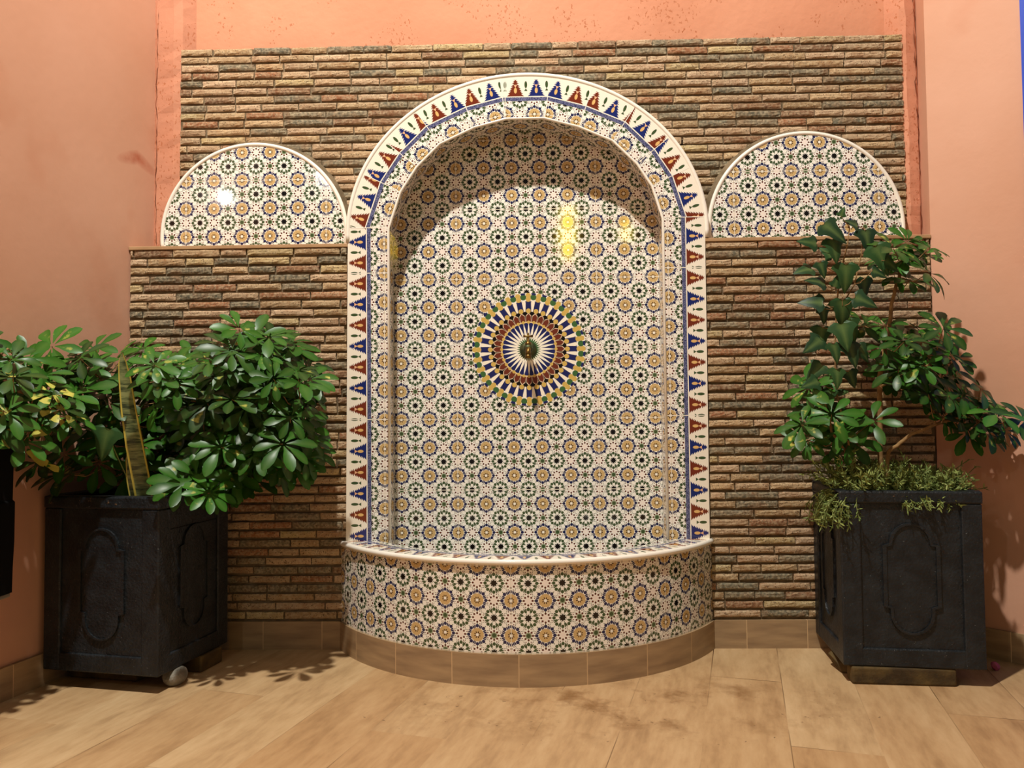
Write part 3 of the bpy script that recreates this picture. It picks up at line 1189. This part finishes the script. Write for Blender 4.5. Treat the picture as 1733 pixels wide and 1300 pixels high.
# basin skirting
bs_ = MB()
sp_ = arc_pts(bc[0], bc[1], BR + 0.007, LY, nA)
u = 0.05
for (a, c_), (a2, c2) in zip(zip(sp_[:-1], sp_[1:]), zip(outp[:-1], outp[1:])):
    L = math.dist(a, c_)
    bs_.face([(a[0], a[1], 0), (c_[0], c_[1], 0), (c_[0], c_[1], Zb0), (a[0], a[1], Zb0)], [(u, 0), (u + L, 0), (u + L, Zb0), (u, Zb0)], smooth=True)
    bs_.face([(a[0], a[1], Zb0), (c_[0], c_[1], Zb0), (c2[0], c2[1], Zb0), (a2[0], a2[1], Zb0)], [(u, Zb0)] * 4)
    u += L
bs_.build('basin_skirting', M_SKIRT, FT)
# rim: flat tiles, trees pointing outwards, with a round nosing
rm = MB()
RO = BR + 0.004
RI = BR - 0.105
ro = arc_pts(bc[0], bc[1], RO, LY - 0.012, nA)
u = 0.0
prev = None
ns = nA
a_l = [math.atan2(p[1] - bc[1], p[0] - bc[0]) for p in ro]
for k in range(ns):
    p, q = ro[k], ro[k + 1]

    def inner(pt):
        d = Vector((pt[0] - bc[0], pt[1] - bc[1])).normalized()
        return (bc[0] + d.x * RI, min(bc[1] + d.y * RI, 10))
    pi, qi = inner(p), inner(q)
    L = math.dist(p, q)
    W = RO - RI
    v_out = 0.1375
    z = RIMZ
    rm.face([(pi[0], pi[1], z), (p[0], p[1], z), (q[0], q[1], z), (qi[0], qi[1], z)],
            [(u, v_out - W), (u, v_out), (u + L, v_out), (u + L, v_out - W)], smooth=False)
    rm.face([(pi[0], pi[1], z - 0.012), (pi[0], pi[1], z), (qi[0], qi[1], z), (qi[0], qi[1], z - 0.012)], [(0.0, 0.1)] * 4)
    u += L
# little shelves where the rim runs under the frame sides
rm.build('basin_rim', M_BRD, FT)
ns_ = MB()
P = [(p[0], p[1], RIMZ - 0.0065) for p in arc_pts(bc[0], bc[1], RO, LY - 0.012, nA)]
ns_.tube(P, 0.0085, 12)
ns_.build('rim_nosing', M_CER, FT)


# ------------------------------------------------------------------ planters
def planter(loc, rotz, W, D, H, lab, z0=0.05):
    t_ = thing('square_planter', lab, 'planter', (loc[0], loc[1], z0), 'black square planters')
    t_.rotation_euler = (0, 0, rotz)
    hw, hd_ = W / 2, D / 2

    def part(name, b, mat, bev=0.0):
        me_o = b.build(name, mat, None, bevel=bev)
        me_o.parent = t_
        return me_o
    body = MB()
    ins = 0.008
    body.box(-hw + ins, hw - ins, -hd_ + ins, hd_ - ins, 0.0, H - 0.10)
    # upper shell with a hollow for the soil
    wt = 0.03
    for (x0, x1, y0, y1) in ((-hw + ins, hw - ins, -hd_ + ins, -hd_ + wt), (-hw + ins, hw - ins, hd_ - wt, hd_ - ins),
                             (-hw + ins, -hw + wt, -hd_ + wt, hd_ - wt), (hw - wt, hw - ins, -hd_ + wt, hd_ - wt)):
        body.box(x0, x1, y0, y1, H - 0.10, H - 0.002)
    # raised borders: corner posts and bottom rail
    for sx in (-1, 1):
        for sy in (-1, 1):
            cx_, cy_ = sx * (hw - 0.028), sy * (hd_ - 0.028)
            body.box(cx_ - 0.028, cx_ + 0.028, cy_ - 0.028, cy_ + 0.028, 0.0, H - 0.036)
    body.box(-hw + 0.001, hw - 0.001, -hd_ + 0.001, hd_ - 0.001, -0.0, 0.052)
    part('body', body, M_PLANT, 0.004)
    rim = MB()
    for (x0, x1, y0, y1) in ((-hw - .002, hw + .002, -hd_ - .002, -hd_ + wt), (-hw - .002, hw + .002, hd_ - wt, hd_ + .002),
                             (-hw - .002, -hw + wt, -hd_ + wt, hd_ - wt), (hw - wt, hw + .002, -hd_ + wt, hd_ - wt)):
        rim.box(x0, x1, y0, y1, H - 0.036, H)
    part('rim', rim, M_PLANT, 0.005)
    so = MB()
    so.box(-hw + wt, hw - wt, -hd_ + wt, hd_ - wt, H - 0.09, H - 0.022)
    part('soil', so, M_SOIL)
    # arched relief on each visible side: round top, shoulders, straight flanks, round foot
    def relief(side):
        b = MB()
        ww = (W if side in ('front',) else D)
        r = 0.056 * ww / 0.36
        sh = 0.018
        zc1, zc2 = H - 0.152, 0.152
        outl = []
        for k in range(13):
            a = PI * k / 12
            outl.append((r * math.cos(a), zc1 + r * math.sin(a)))
        outl += [(-r - sh, zc1 - 0.004), (-r - sh, zc2 + 0.02), (-r, zc2 + 0.015)]
        for k in range(13):
            a = PI + PI * k / 12
            outl.append((r * math.cos(a), zc2 + r * math.sin(a)))
        outl += [(r, zc2 + 0.015), (r + sh, zc2 + 0.02), (r + sh, zc1 - 0.004)]
        inn = [(x * 0.86, (z - (zc1 + zc2) / 2) * 0.965 + (zc1 + zc2) / 2) for x, z in outl]
        n_ = len(outl)

        def P3(x, z, d):
            if side == 'front':
                return (x, -hd_ + ins - d, z)
            if side == 'right':
                return (hw - ins + d, x, z)
            return (-hw + ins - d, -x, z)
        for k in range(n_):
            j = (k + 1) % n_
            b.face([P3(*outl[k], 0.0), P3(*outl[j], 0.0), P3(*outl[j], 0.007), P3(*outl[k], 0.007)])
            b.face([P3(*outl[k], 0.007), P3(*outl[j], 0.007), P3(*inn[j], 0.007), P3(*inn[k], 0.007)])
            b.face([P3(*inn[k], 0.007), P3(*inn[j], 0.007), P3(*inn[j], 0.002), P3(*inn[k], 0.002)])
        b.face([P3(x, z, 0.002) for x, z in inn])
        part('arched_relief', b, M_PLANT)
    for s_ in ('front', 'right', 'left'):
        relief(s_)
    return t_


PLL = ((-1.2580, -0.345), R(-11), 0.385, 0.345, 0.508)
PLR = ((1.0690, -0.3120), R(-7.0), 0.385, 0.335, 0.503)
planter(*PLL, 'black square concrete planter at left holding the leafy shrub and snake plant')
planter(*PLR, 'black square concrete planter at right overflowing with small creeping herb')


def rot2(p, a, c):
    return (c[0] + p[0] * math.cos(a) - p[1] * math.sin(a), c[1] + p[0] * math.sin(a) + p[1] * math.cos(a))


def rock(name, loc, size, seed, mat, rz=0.0):
    r = random.Random(seed)
    bm = bmesh.new()
    bmesh.ops.create_icosphere(bm, subdivisions=3, radius=0.5)
    k = [Vector((r.uniform(-1, 1), r.uniform(-1, 1), r.uniform(-1, 1))).normalized() for _ in range(9)]
    h = [r.uniform(0.30, 0.42) for _ in k]
    for v in bm.verts:
        p = v.co.copy()
        for kk, hh in zip(k, h):
            d = p.dot(kk)
            if d > hh:
                p -= kk * (d - hh)
        p.z = max(min(p.z, 0.40), -0.40)
        v.co = Vector((p.x * size[0], p.y * size[1], (p.z + 0.40) / 0.80 * size[2]))
    me = bpy.data.meshes.new(name)
    bm.to_mesh(me)
    bm.free()
    me.materials.append(mat)
    for p in me.polygons:
        p.use_smooth = False
    ob = bpy.data.objects.new(name, me)
    ob.location = loc
    ob.rotation_euler = (0, 0, rz)
    C.collection.objects.link(ob)
    return ob


def block(name, cx_, cy_, lx, ly, h, rz, mat):
    b = MB()
    b.box(-lx / 2, lx / 2, -ly / 2, ly / 2, 0, h)
    ob = b.build(name, mat, None, bevel=0.006, seg=3)
    ob.location = (cx_, cy_, 0)
    ob.rotation_euler = (0, 0, rz)
    return ob


tag(rock('stone', (-1.098, -0.452, 0), (0.066, 0.085, 0.049), 3, M_STONE), 'rounded grey stone propping the front corner of the left planter', 'stone', 'props under the planters')
tag(block('support_block', -1.085, -0.30, 0.075, 0.11, 0.049, R(-12), M_BLOCK), 'brown block under the right side of the left planter, behind the grey stone', 'block', 'props under the planters')
pA = rot2((-0.02, -0.13), PLL[1], PLL[0])
tag(block('support_block', pA[0] - 0.03, pA[1] + 0.075, 0.24, 0.05, 0.049, PLL[1], M_BLOCK), 'dark block in the shadow under the front of the left planter', 'block', 'props under the planters')
pB = rot2((-0.03, -0.142), PLR[1], PLR[0])
tag(block('support_block', pB[0], pB[1], 0.285, 0.055, 0.049, R(-5), M_BLOCK), 'long brownish block under the front edge of the right planter', 'block', 'props under the planters')
pC = rot2((-0.165, -0.05), PLR[1], PLR[0])
tag(rock('stone', (pC[0], pC[1], 0), (0.075, 0.13, 0.049), 8, M_BLOCK, R(10)), 'rough dark stone under the left side of the right planter', 'stone', 'props under the planters')
tag(rock('pink_scrap', (1.352, -0.345, 0), (0.030, 0.022, 0.026), 12, M_PINK), 'small crumpled pink scrap on the floor right of the right planter', 'scrap')

# ------------------------------------------------------------------ dark container at the far left edge
dk = thing('wall_container', 'narrow black container with grey base cut by the left edge of the photo', 'container', (-1.50, -0.80, 0.33))
b = MB()
wx = WL(-0.8) + 0.002
b.add([(wx, -.95, .50), (-1.352, -.95, .50), (-1.352, -.68, .50), (WL(-.68) + .002, -.68, .50), (WL(-.95) + .002, -.95, .50)], [(0, 1, 2, 3, 4)][:0])
prof = [(-1.361, .335), (-1.360, .40), (-1.353, .47), (-1.353, .57), (-1.362, .575), (-1.360, .70), (-1.360, .86)]
vs, fs = [], []
r = random.Random(2)
for (x, z) in prof:
    j = r.uniform(-.002, .002) - .036
    vs += [(WL(-.92) + .002, -.92, z), (x + j - .01, -.92, z), (x + j, -.91, z), (x + j, -.74, z), (x + j - .01, -.73, z), (WL(-.73) + .002, -.73, z)]
for i in range(len(prof) - 1):
    for k in range(6):
        fs.append((i * 6 + k, i * 6 + (k + 1) % 6, (i + 1) * 6 + (k + 1) % 6, (i + 1) * 6 + k))
fs.append(tuple(range(5, -1, -1)))
fs.append(tuple((len(prof) - 1) * 6 + k for k in range(6)))
b = MB()
b.add(vs, fs)
b.build('body', M_DARK, dk)
b = MB()
b.box(-1.56, -1.402, -.915, -.735, .322, .3352)
b.build('base_plate', M_GREYM, dk, bevel=0.004)


# ------------------------------------------------------------------ leaves
def leaflet(b, base, direction, normal, L, Wd, r, vari=0.0, hue=0.5, droop=0.25, tipf=0.62):
    """obovate leaflet as a folded strip"""
    d = direction.normalized()
    n = (normal - d * normal.dot(d)).normalized()
    s = d.cross(n).normalized()
    prof = [(0.0, 0.06), (0.22, 0.34), (0.45, 0.78), (tipf + .05, 1.0), (0.86, 0.80), (0.97, 0.36), (1.0, 0.05)]
    rows = []
    for (t, wv) in prof:
        c = base + d * (L * t) - n * (droop * L * t * t)
        hw = Wd * 0.5 * wv
        fold = 0.22 * hw
        rows.append((c - s * hw + n * fold, c, c + s * hw + n * fold, t))
    for a, c in zip(rows[:-1], rows[1:]):
        va = vari * max(0.0, 1.25 - abs(a[3] - 0.35) * 2.0)
        col_e = (hue, max(va - 0.15, 0), 0.0, 1)
        col_c = (hue, va, 0.16, 1)
        b.add([a[0], a[1], c[1], c[0]], [(0, 1, 2, 3)], col=(col_e, col_c, col_c, col_e), smooth=True)
        b.add([a[1], a[2], c[2], c[1]], [(0, 1, 2, 3)], col=(col_c, col_e, col_e, col_c), smooth=True)


def whorl(b, pos, normal, r, size=0.075, n=None, vari=0.0, droop=None):
    nrm = Vector(normal).normalized()
    ref = Vector((0, 0, 1)) if abs(nrm.z) < 0.9 else Vector((1, 0, 0))
    a = nrm.cross(ref).normalized()
    c = nrm.cross(a)
    n = n or r.choice((7, 8, 8, 9))
    ph = r.uniform(0, 6.28)
    hue = r.random()
    for k in range(n):
        t = ph + 2 * PI * k / n + r.uniform(-.12, .12)
        d = a * math.cos(t) + c * math.sin(t) + nrm * r.uniform(-0.05, 0.30)
        L = size * r.uniform(0.78, 1.1)
        base = Vector(pos) + d.normalized() * (0.010)
        vv = vari * (1.0 if r.random() < 0.5 else 0.2)
        leaflet(b, base, d, nrm, L, L * r.uniform(0.36, 0.46), r, vv, min(1, max(0, hue + r.uniform(-.15, .15))), r.uniform(0.12, 0.38) if droop is None else droop)


def inpoly(p, poly):
    x, y = p
    c = False
    for i in range(len(poly)):
        (x1, y1), (x2, y2) = poly[i], poly[i - 1]
        if (y1 > y) != (y2 > y) and x < (x2 - x1) * (y - y1) / (y2 - y1) + x1:
            c = not c
    return c


def spots(poly, n, ylo, yhi, r, dmin, limit=None):
    xs, zs = [p[0] for p in poly], [p[1] for p in poly]
    out = []
    tries = 0
    while len(out) < n and tries < 20000:
        tries += 1
        x, z = r.uniform(min(xs), max(xs)), r.uniform(min(zs), max(zs))
        if not inpoly((x, z), poly):
            continue
        y = r.uniform(ylo, yhi)
        if limit and not limit(x, y, z):
            continue
        if all((x - q[0]) ** 2 + (z - q[2]) ** 2 + 0.35 * (y - q[1]) ** 2 > dmin ** 2 for q in out):
            out.append((x, y, z))
    return out


def shrub(name, label, cat, root, trunk_lines, pts, seed, size, vari, center, mat=M_LEAF, up_bias=0.55, extra=()):
    r = random.Random(seed)
    t_ = thing(name, label, cat, root)
    lf, st = MB(), MB()
    skel = []
    for (line, r0, r1) in trunk_lines:
        line = [Vector(p) for p in line]
        fine = []
        for a, c in zip(line[:-1], line[1:]):
            for k in range(6):
                fine.append(a.lerp(c, k / 6) + Vector((r.uniform(-.002, .002), r.uniform(-.002, .002), 0)))
        fine.append(line[-1])
        nF = len(fine)
        st.tube(fine, [r0 + (r1 - r0) * i / (nF - 1) for i in range(nF)], 8)
        skel += fine
    for p in list(pts) + list(extra):
        P = Vector(p[:3])
        q = min(skel, key=lambda s: (s - P).length + 0.6 * max(0, s.z - P.z))
        out = (P - Vector(center))
        out.normalize()
        nrm = Vector((out.x * 0.5, -0.42 + out.y * 0.3, up_bias)) + Vector((r.uniform(-.4, .4), r.uniform(-.35, .25), r.uniform(-.25, .35)))
        sz = size * r.uniform(0.8, 1.15)
        vv = vari if r.random() < 0.45 else 0.0
        if len(p) > 3:
            whorl(lf, P, Vector((0.1, -0.8, -0.5)), r, sz * 0.9, 3, 1.9, 0.1)
        else:
            whorl(lf, P, nrm, r, sz, None, vv)
        mid = q.lerp(P, 0.5) + Vector((0, 0, -0.02))
        pp = [q, q.lerp(mid, 0.5), mid, mid.lerp(P, 0.6), P]
        st.tube(pp, [0.0022, 0.0019, 0.0017, 0.0014, 0.0012], 5, cap=False)
    st.build('stem', M_TWIG, t_)
    lf.build('foliage', mat, t_)
    return t_


LP = [(-1.46, 0.97), (-1.435, 1.01), (-1.37, 0.976), (-1.306, 1.003), (-1.214, 0.985), (-1.14, 0.99), (-1.085, 0.965), (-1.03, 0.905), (-0.966, 0.95),
      (-0.965, 1.02), (-0.921, 1.048), (-0.866, 1.045), (-0.79, 1.015), (-0.735, 0.975), (-0.705, 0.883), (-0.722, 0.793), (-0.690, 0.655), (-0.766, 0.62),
      (-0.865, 0.615), (-0.956, 0.55), (-1.046, 0.545), (-1.156, 0.60), (-1.393, 0.60), (-1.44, 0.60), (-1.44, 0.75)]
rl = random.Random(77)
lim = lambda x, y, z: x > WL(y) + 0.075 and not (abs(x + 1.205) < (0.085 if z > 0.78 else 0.165) and y < -0.33)
pts = spots(LP, 180, -0.60, -0.24, rl, 0.034, lim)
pts += spots([(-1.35, .60), (-1.35, .99), (-1.08, .97), (-1.08, .60)], 22, -0.33, -0.22, rl, 0.045)
c0 = (-1.21, -0.36, 0.54)
shrub('umbrella_shrub', 'dense variegated umbrella shrub with glossy leaf whorls in the left planter', 'plant', (-1.21, -0.36, 0.536),
      [([c0, (-1.24, -0.36, 0.70), (-1.30, -0.38, 0.88)], 0.010, 0.004),
       ([(-1.17, -0.34, 0.54), (-1.10, -0.34, 0.68), (-1.02, -0.34, 0.82), (-0.90, -0.36, 0.98)], 0.010, 0.004),
       ([(-1.15, -0.32, 0.54), (-1.00, -0.32, 0.66), (-0.85, -0.33, 0.74), (-0.76, -0.34, 0.80)], 0.009, 0.003),
       ([(-1.26, -0.38, 0.54), (-1.34, -0.42, 0.66), (-1.40, -0.44, 0.80)], 0.008, 0.003)],
      pts, 41, 0.078, 0.55, (-1.15, -0.25, 0.70),
      extra=[(-1.275, -.50, .83), (-1.31, -.46, .73), (-1.34, -.44, .65), (-1.27, -.40, .62), (-1.37, -.48, .80), (-1.25, -.38, .70), (-1.24, -.36, .92), (-1.30, -.40, .90), (-1.12, -.44, .62), (-1.20, -.34, .60)])

# shrub reaching in at the far left, from the black container
LP2 = [(-1.53, 0.955), (-1.45, 0.96), (-1.36, 0.95), (-1.31, 0.93), (-1.27, 0.90), (-1.28, 0.80), (-1.33, 0.72), (-1.40, 0.76), (-1.53, 0.76)]
lim2 = lambda x, y, z: x > WL(y) + 0.065
pts = spots(LP2, 30, -0.86, -0.62, rl, 0.045, lim2)
shrub('umbrella_shrub', 'yellow-splashed umbrella shrub hanging in from the left edge, above the black container', 'plant', (-1.45, -0.80, 0.852),
      [([(-1.45, -0.82, 0.852), (-1.44, -0.80, 0.92), (-1.40, -0.76, 0.97)], 0.007, 0.003),
       ([(-1.44, -0.80, 0.852), (-1.38, -0.76, 0.86), (-1.33, -0.72, 0.84)], 0.006, 0.003)],
      pts, 42, 0.068, 0.80, (-1.48, -0.75, 0.80), extra=[(-1.405, -.62, .665, 1), (-1.44, -.64, .70, 1), (-1.38, -.58, .80, 1)])

# right hand umbrella shrub
RP = [(1.03, 1.06), (1.10, 1.045), (1.162, 1.04), (1.222, 1.00), (1.28, 0.94), (1.33, 0.86), (1.38, 0.79), (1.40, 0.73), (1.36, 0.69),
      (1.293, 0.705), (1.223, 0.755), (1.153, 0.785), (1.08, 0.866), (1.02, 0.957)]
RP2 = [(1.06, 1.30), (1.134, 1.315), (1.19, 1.315), (1.20, 1.26), (1.17, 1.20), (1.12, 1.17), (1.08, 1.22)]
lim3 = lambda x, y, z: (x - 0.0) < 1.24 + (-0.16 - y) * 0.9
rr_ = random.Random(9)
pts = spots(RP, 46, -0.46, -0.22, rr_, 0.045, lim3) + spots(RP2, 9, -0.40, -0.28, rr_, 0.040)
low = [(0.85, -.43, 0.775), (0.765, -.42, 0.745), (0.966, -.44, 0.755), (0.81, -.36, 0.857), (0.849, -.33, 0.89), (0.895, -.40, 0.73), (0.79, -.38, 0.70),
       (0.86, -.33, 0.82), (0.93, -.36, 0.70), (0.82, -.33, 0.78), (0.88, -.30, 0.76), (0.84, -.30, 0.70), (0.90, -.33, 0.66)]
shrub('umbrella_shrub', 'tall straggly umbrella shrub with bare woody stem in the right planter', 'plant', (1.033, -0.33, 0.53),
      [([(1.033, -0.33, 0.53), (1.036, -0.33, 0.74), (1.037, -0.33, 0.885), (1.062, -0.33, 0.995), (1.087, -0.33, 1.141), (1.123, -0.33, 1.251)], 0.0095, 0.005),
       ([(1.035, -0.36, 0.53), (1.04, -0.37, 0.66), (1.111, -0.37, 0.713), (1.201, -0.37, 0.748), (1.305, -0.36, 0.773)], 0.007, 0.004),
       ([(1.037, -0.33, 0.86), (1.10, -0.34, 0.89), (1.167, -0.34, 0.92), (1.25, -0.34, 0.93)], 0.006, 0.003),
       ([(1.0, -0.33, 0.53), (0.93, -0.36, 0.64), (0.87, -0.38, 0.72), (0.85, -0.36, 0.86)], 0.005, 0.003)],
      pts, 43, 0.074, 0.55, (1.08, -0.2, 0.88), extra=low)


# snake plant: upright strap leaves
def strap(b, pts, widths, nrm=(0.2, -1, 0)):
    n = Vector(nrm).normalized()
    rows = []
    for p, wd in zip(pts, widths):
        p = Vector(p)
        s = Vector((1, 0.15, 0)).normalized()
        rows.append([p - s * wd / 2 - n * 0.0, p - s * wd / 4 - n * wd * 0.12, p - n * wd * 0.16, p + s * wd / 4 - n * wd * 0.12, p + s * wd / 2])
    th = Vector((0, 0.0025, 0))
    m_ = len(rows)
    for i in range(m_ - 1):
        for k in range(4):
            u0, u1 = k / 4, (k + 1) / 4
            b.face([rows[i][k], rows[i][k + 1], rows[i + 1][k + 1], rows[i + 1][k]], [(u0, 0), (u1, 0), (u1, 1), (u0, 1)], smooth=True)
            b.face([rows[i + 1][k] + th, rows[i + 1][k + 1] + th, rows[i][k + 1] + th, rows[i][k] + th], [(u0, 1), (u1, 1), (u1, 0), (u0, 0)], smooth=True)


sn = thing('snake_plant', 'snake plant with one tall banded yellow-edged leaf at front of left planter', 'plant', (-1.195, -0.455, 0.536))
b = MB()
strap(b, [(-1.183, -.470, .53), (-1.185, -.49, .60), (-1.192, -.515, .70), (-1.202, -.53, .80), (-1.210, -.54, .90), (-1.214, -.545, .945), (-1.216, -.545, .975)],
      [0.050, 0.052, 0.050, 0.044, 0.034, 0.022, 0.003])
b.build('leaf', M_SNAKE, sn)
b = MB()
strap(b, [(-1.215, -.47, .53), (-1.218, -.485, .60), (-1.222, -.49, .66), (-1.225, -.49, .70)], [0.022, 0.024, 0.018, 0.003], (-0.2, -1, 0))
b.build('leaf', M_SNAKE, sn)


# ivy
def ivy_leaf(b, pos, size, tip, nrm, r, hue):
    t = Vector(tip).normalized()
    n = Vector(nrm)
    n = (n - t * n.dot(t)).normalized()
    s = t.cross(n).normalized()
    half = [(0.0, 0.02), (-0.10, 0.22), (0.02, 0.44), (0.14, 0.52), (0.26, 0.36), (0.42, 0.27), (0.60, 0.24), (0.80, 0.13), (1.0, 0.0)]
    for sg in (-1, 1):
        for (a, c) in zip(half[:-1], half[1:]):
            def P(q, f):
                w_ = q[1] * f
                bend = -0.22 * q[0] * q[0] - 0.30 * w_ * w_
                return Vector(pos) + t * (q[0] * size if f else max(q[0], 0) * size) + s * (sg * w_ * size) + n * ((bend + 0.12 * abs(w_)) * size)
            m0, m1 = Vector((max(a[0], 0), 0)), Vector((max(c[0], 0), 0))
            pa, pc = P(a, 1), P(c, 1)
            qa, qc = P((max(a[0], 0), 0), 0), P((max(c[0], 0), 0), 0)
            ce, cc = (hue, 0, 0, 1), (hue, 0, 0.35, 1)
            ha, hc = pa.lerp(qa, 0.5) + n * 0.02 * size, pc.lerp(qc, 0.5) + n * 0.02 * size
            o_ = 1
            if sg > 0:
                b.add([qa, ha, hc, qc], [(0, 1, 2, 3)], col=(cc, ce, ce, cc), smooth=True)
                b.add([ha, pa, pc, hc], [(0, 1, 2, 3)], col=ce, smooth=True)
            else:
                b.add([qa, qc, hc, ha], [(0, 1, 2, 3)], col=(cc, cc, ce, ce), smooth=True)
                b.add([ha, hc, pc, pa], [(0, 1, 2, 3)], col=ce, smooth=True)


IV = [(0.845, 1.345, .085, (.75, -.65)), (0.870, 1.300, .075, (.2, -1)), (0.835, 1.295, .06, (-1, .2)), (0.826, 1.222, .06, (-1, -.15)), (0.835, 1.232, .05, (.3, -1)),
      (0.912, 1.225, .085, (.0, -1)), (0.850, 1.170, .062, (-.9, .25)), (0.885, 1.255, .05, (-.6, .6)), (0.985, 1.335, .075, (.15, -1)), (1.005, 1.280, .095, (.45, -1)),
      (0.985, 1.190, .075, (.1, -1)), (0.990, 1.205, .05, (.8, -.3)), (0.840, 1.110, .070, (-1, .15)), (0.845, 1.095, .05, (.2, -1)), (0.905, 1.120, .085, (.05, -1)), (0.935, 1.125, .070, (1, -.45)),
      (0.880, 1.160, .04, (.4, 1)), (0.850, 1.040, .070, (-.2, -1)), (0.890, 1.045, .085, (.15, -1)), (0.935, 1.060, .07, (.4, -1)), (0.835, 1.000, .07, (-.8, -.5)),
      (0.865, 0.985, .06, (.2, -1)), (0.915, 0.985, .075, (.3, -1)), (0.950, 0.980, .06, (.6, -.8)), (0.840, 0.925, .065, (-.7, -.7)), (0.875, 0.910, .06, (0, -1)), (0.925, 0.905, .055, (.4, -1)),
      (0.825, 0.875, .055, (-1, -.3)), (0.870, 0.850, .05, (-.2, -1)), (0.965, 1.350, .05, (-.9, .4)), (1.030, 1.235, .055, (.9, -.6)), (0.905, 1.375, .03, (.3, .9))]
iv = thing('ivy', 'climbing ivy with large lobed leaves, left of the woody stem in right planter', 'plant', (0.93, -0.37, 0.53))
ivf, ivs = MB(), MB()
r = random.Random(31)
vine1 = [Vector(p) for p in ((0.95, -.36, .53), (0.92, -.37, .70), (0.885, -.375, .85), (0.885, -.38, .98), (0.892, -.38, 1.10), (0.905, -.38, 1.20), (0.93, -.38, 1.29), (0.938, -.38, 1.345))]
vine2 = [Vector(p) for p in ((0.905, -.38, 1.10), (0.95, -.375, 1.17), (0.975, -.37, 1.26), (0.985, -.37, 1.345))]
ivs.tube(vine1, [.0032, .003, .003, .0028, .0026, .0024, .0020, .0016], 6)
ivs.tube(vine2, [.0024, .0022, .0018, .0014], 6)
sk = vine1 + [a.lerp(c, .5) for a, c in zip(vine1[:-1], vine1[1:])] + vine2
for (x, z, s_, (tx_, tz_)) in IV:
    y = -0.39 + r.uniform(-.03, .03)
    ivy_leaf(ivf, (x, y, z), s_ * 1.02, (tx_, r.uniform(-.35, .15), tz_), (r.uniform(-.35, .35), -1, r.uniform(.1, .7)), r, r.random())
    P = Vector((x, y, z))
    q = min(sk, key=lambda s: (s - P).length)
    ivs.tube([q, q.lerp(P, .5) + Vector((0, -.006, -.006)), P], [.0014, .0012, .001], 5, cap=False)
ivs.build('vine', M_TWIG, iv)
ivf.build('foliage', M_IVY, iv)

# single arrow shaped leaf vine in the left planter
iv2 = thing('ivy', 'single pale arrow-shaped ivy leaf drooping beside the snake plant leaf', 'plant', (-1.225, -0.455, 0.536))
a_, b_ = MB(), MB()
ivy_leaf(a_, (-1.240, -.570, .755), .095, (-.25, -.1, -1), (.1, -1, .15), r, .9)
b_.tube([(-1.225, -.455, .530), (-1.232, -.49, .62), (-1.238, -.545, .70), (-1.240, -.570, .755)], [.002, .0018, .0016, .0012], 6)
b_.build('vine', M_TWIGG, iv2)
a_.build('foliage', M_IVY, iv2)

# creeping herb spilling over the right planter
hb = thing('creeping_herb', 'needle-leaved pale green herb spilling over the rim of the right planter', 'plant', (1.03, -0.33, 0.53))
hf, hs = MB(), MB()
r = random.Random(19)


def sprig(p0, v0, L, droop, n=11):
    p = Vector(p0)
    v = Vector(v0).normalized()
    pts = [p.copy()]
    hue = r.random()
    for k in range(7):
        v = (v + Vector((r.uniform(-.16, .16), r.uniform(-.16, .16), r.uniform(-.12, .12) - droop))).normalized()
        p = p + v * (L / 7)
        pts.append(p.copy())
    hs.tube(pts, [0.0013] * 8, 4, cap=False)
    for i in range(1, 8):
        for _ in range(4):
            q = pts[i - 1].lerp(pts[i], r.random())
            dd = (v * 0.6 + Vector((r.uniform(-1, 1), r.uniform(-1, 1), r.uniform(-.8, 1)))).normalized()
            l = r.uniform(0.012, 0.022)
            s_ = dd.cross(Vector((r.uniform(-1, 1), r.uniform(-1, 1), r.uniform(-1, 1)))).normalized() * 0.0016
            hf.add([q - s_, q + s_, q + dd * l * .6 + s_ * 1.2, q + dd * l, q + dd * l * .6 - s_ * 1.2], [(0, 1, 2, 3, 4)], col=(min(1, max(0, hue + r.uniform(-.3, .3))), 0, 0, 1))


hw, hd_ = PLR[2] / 2, PLR[3] / 2
for k in range(330):
    lx, ly = r.uniform(-hw + .035, hw - .035), r.uniform(-hd_ + .035, hd_ - .05)
    x, y = rot2((lx, ly), PLR[1], PLR[0])
    left = max(0.0, -lx / hw)
    front = max(0.0, -ly / hd_)
    sprig((x, y, 0.528), (lx * 3.0 + r.uniform(-.5, .5), ly * 2.2 + r.uniform(-.5, .3), r.uniform(.7, 1.9)), r.uniform(.05, .105) * (1.0 + 0.35 * left), 0.07)
for k in range(85):      # spilling over the left front corner
    lx, ly = -hw + .033 + r.uniform(0, .035), r.uniform(-hd_ + .032, hd_ * .1)
    x, y = rot2((lx, ly), PLR[1], PLR[0])
    sprig((x, y, 0.530), (-1.0 + r.uniform(-.4, .3), -0.5 + r.uniform(-.4, .5), 1.3), r.uniform(.09, .16), 0.42)
for k in range(16):
    lx, ly = r.uniform(-.03, .09), -hd_ + .040
    x, y = rot2((lx, ly), PLR[1], PLR[0])
    sprig((x, y, 0.530), (r.uniform(-.6, .6), -0.9, .9), r.uniform(.05, .085), 0.30)
for (q, v) in (((1.18, -.34, .53), (.75, -.2, .85)), ((1.20, -.33, .53), (1.3, -.2, .5)), ((1.21, -.35, .53), (1.5, 0, .55)), ((0.98, -.38, .53), (.9, 0, 1.2)), ((.94, -.36, .53), (-.3, 0, 1.4)),
               ((.88, -.36, .53), (-.7, -.1, 1.2)), ((1.12, -.34, .53), (.2, 0, 1.4))):
    sprig(q, v, .15, 0.02)
hs.build('stem', M_TWIGG, hb)
hf.build('foliage', M_HERB, hb)
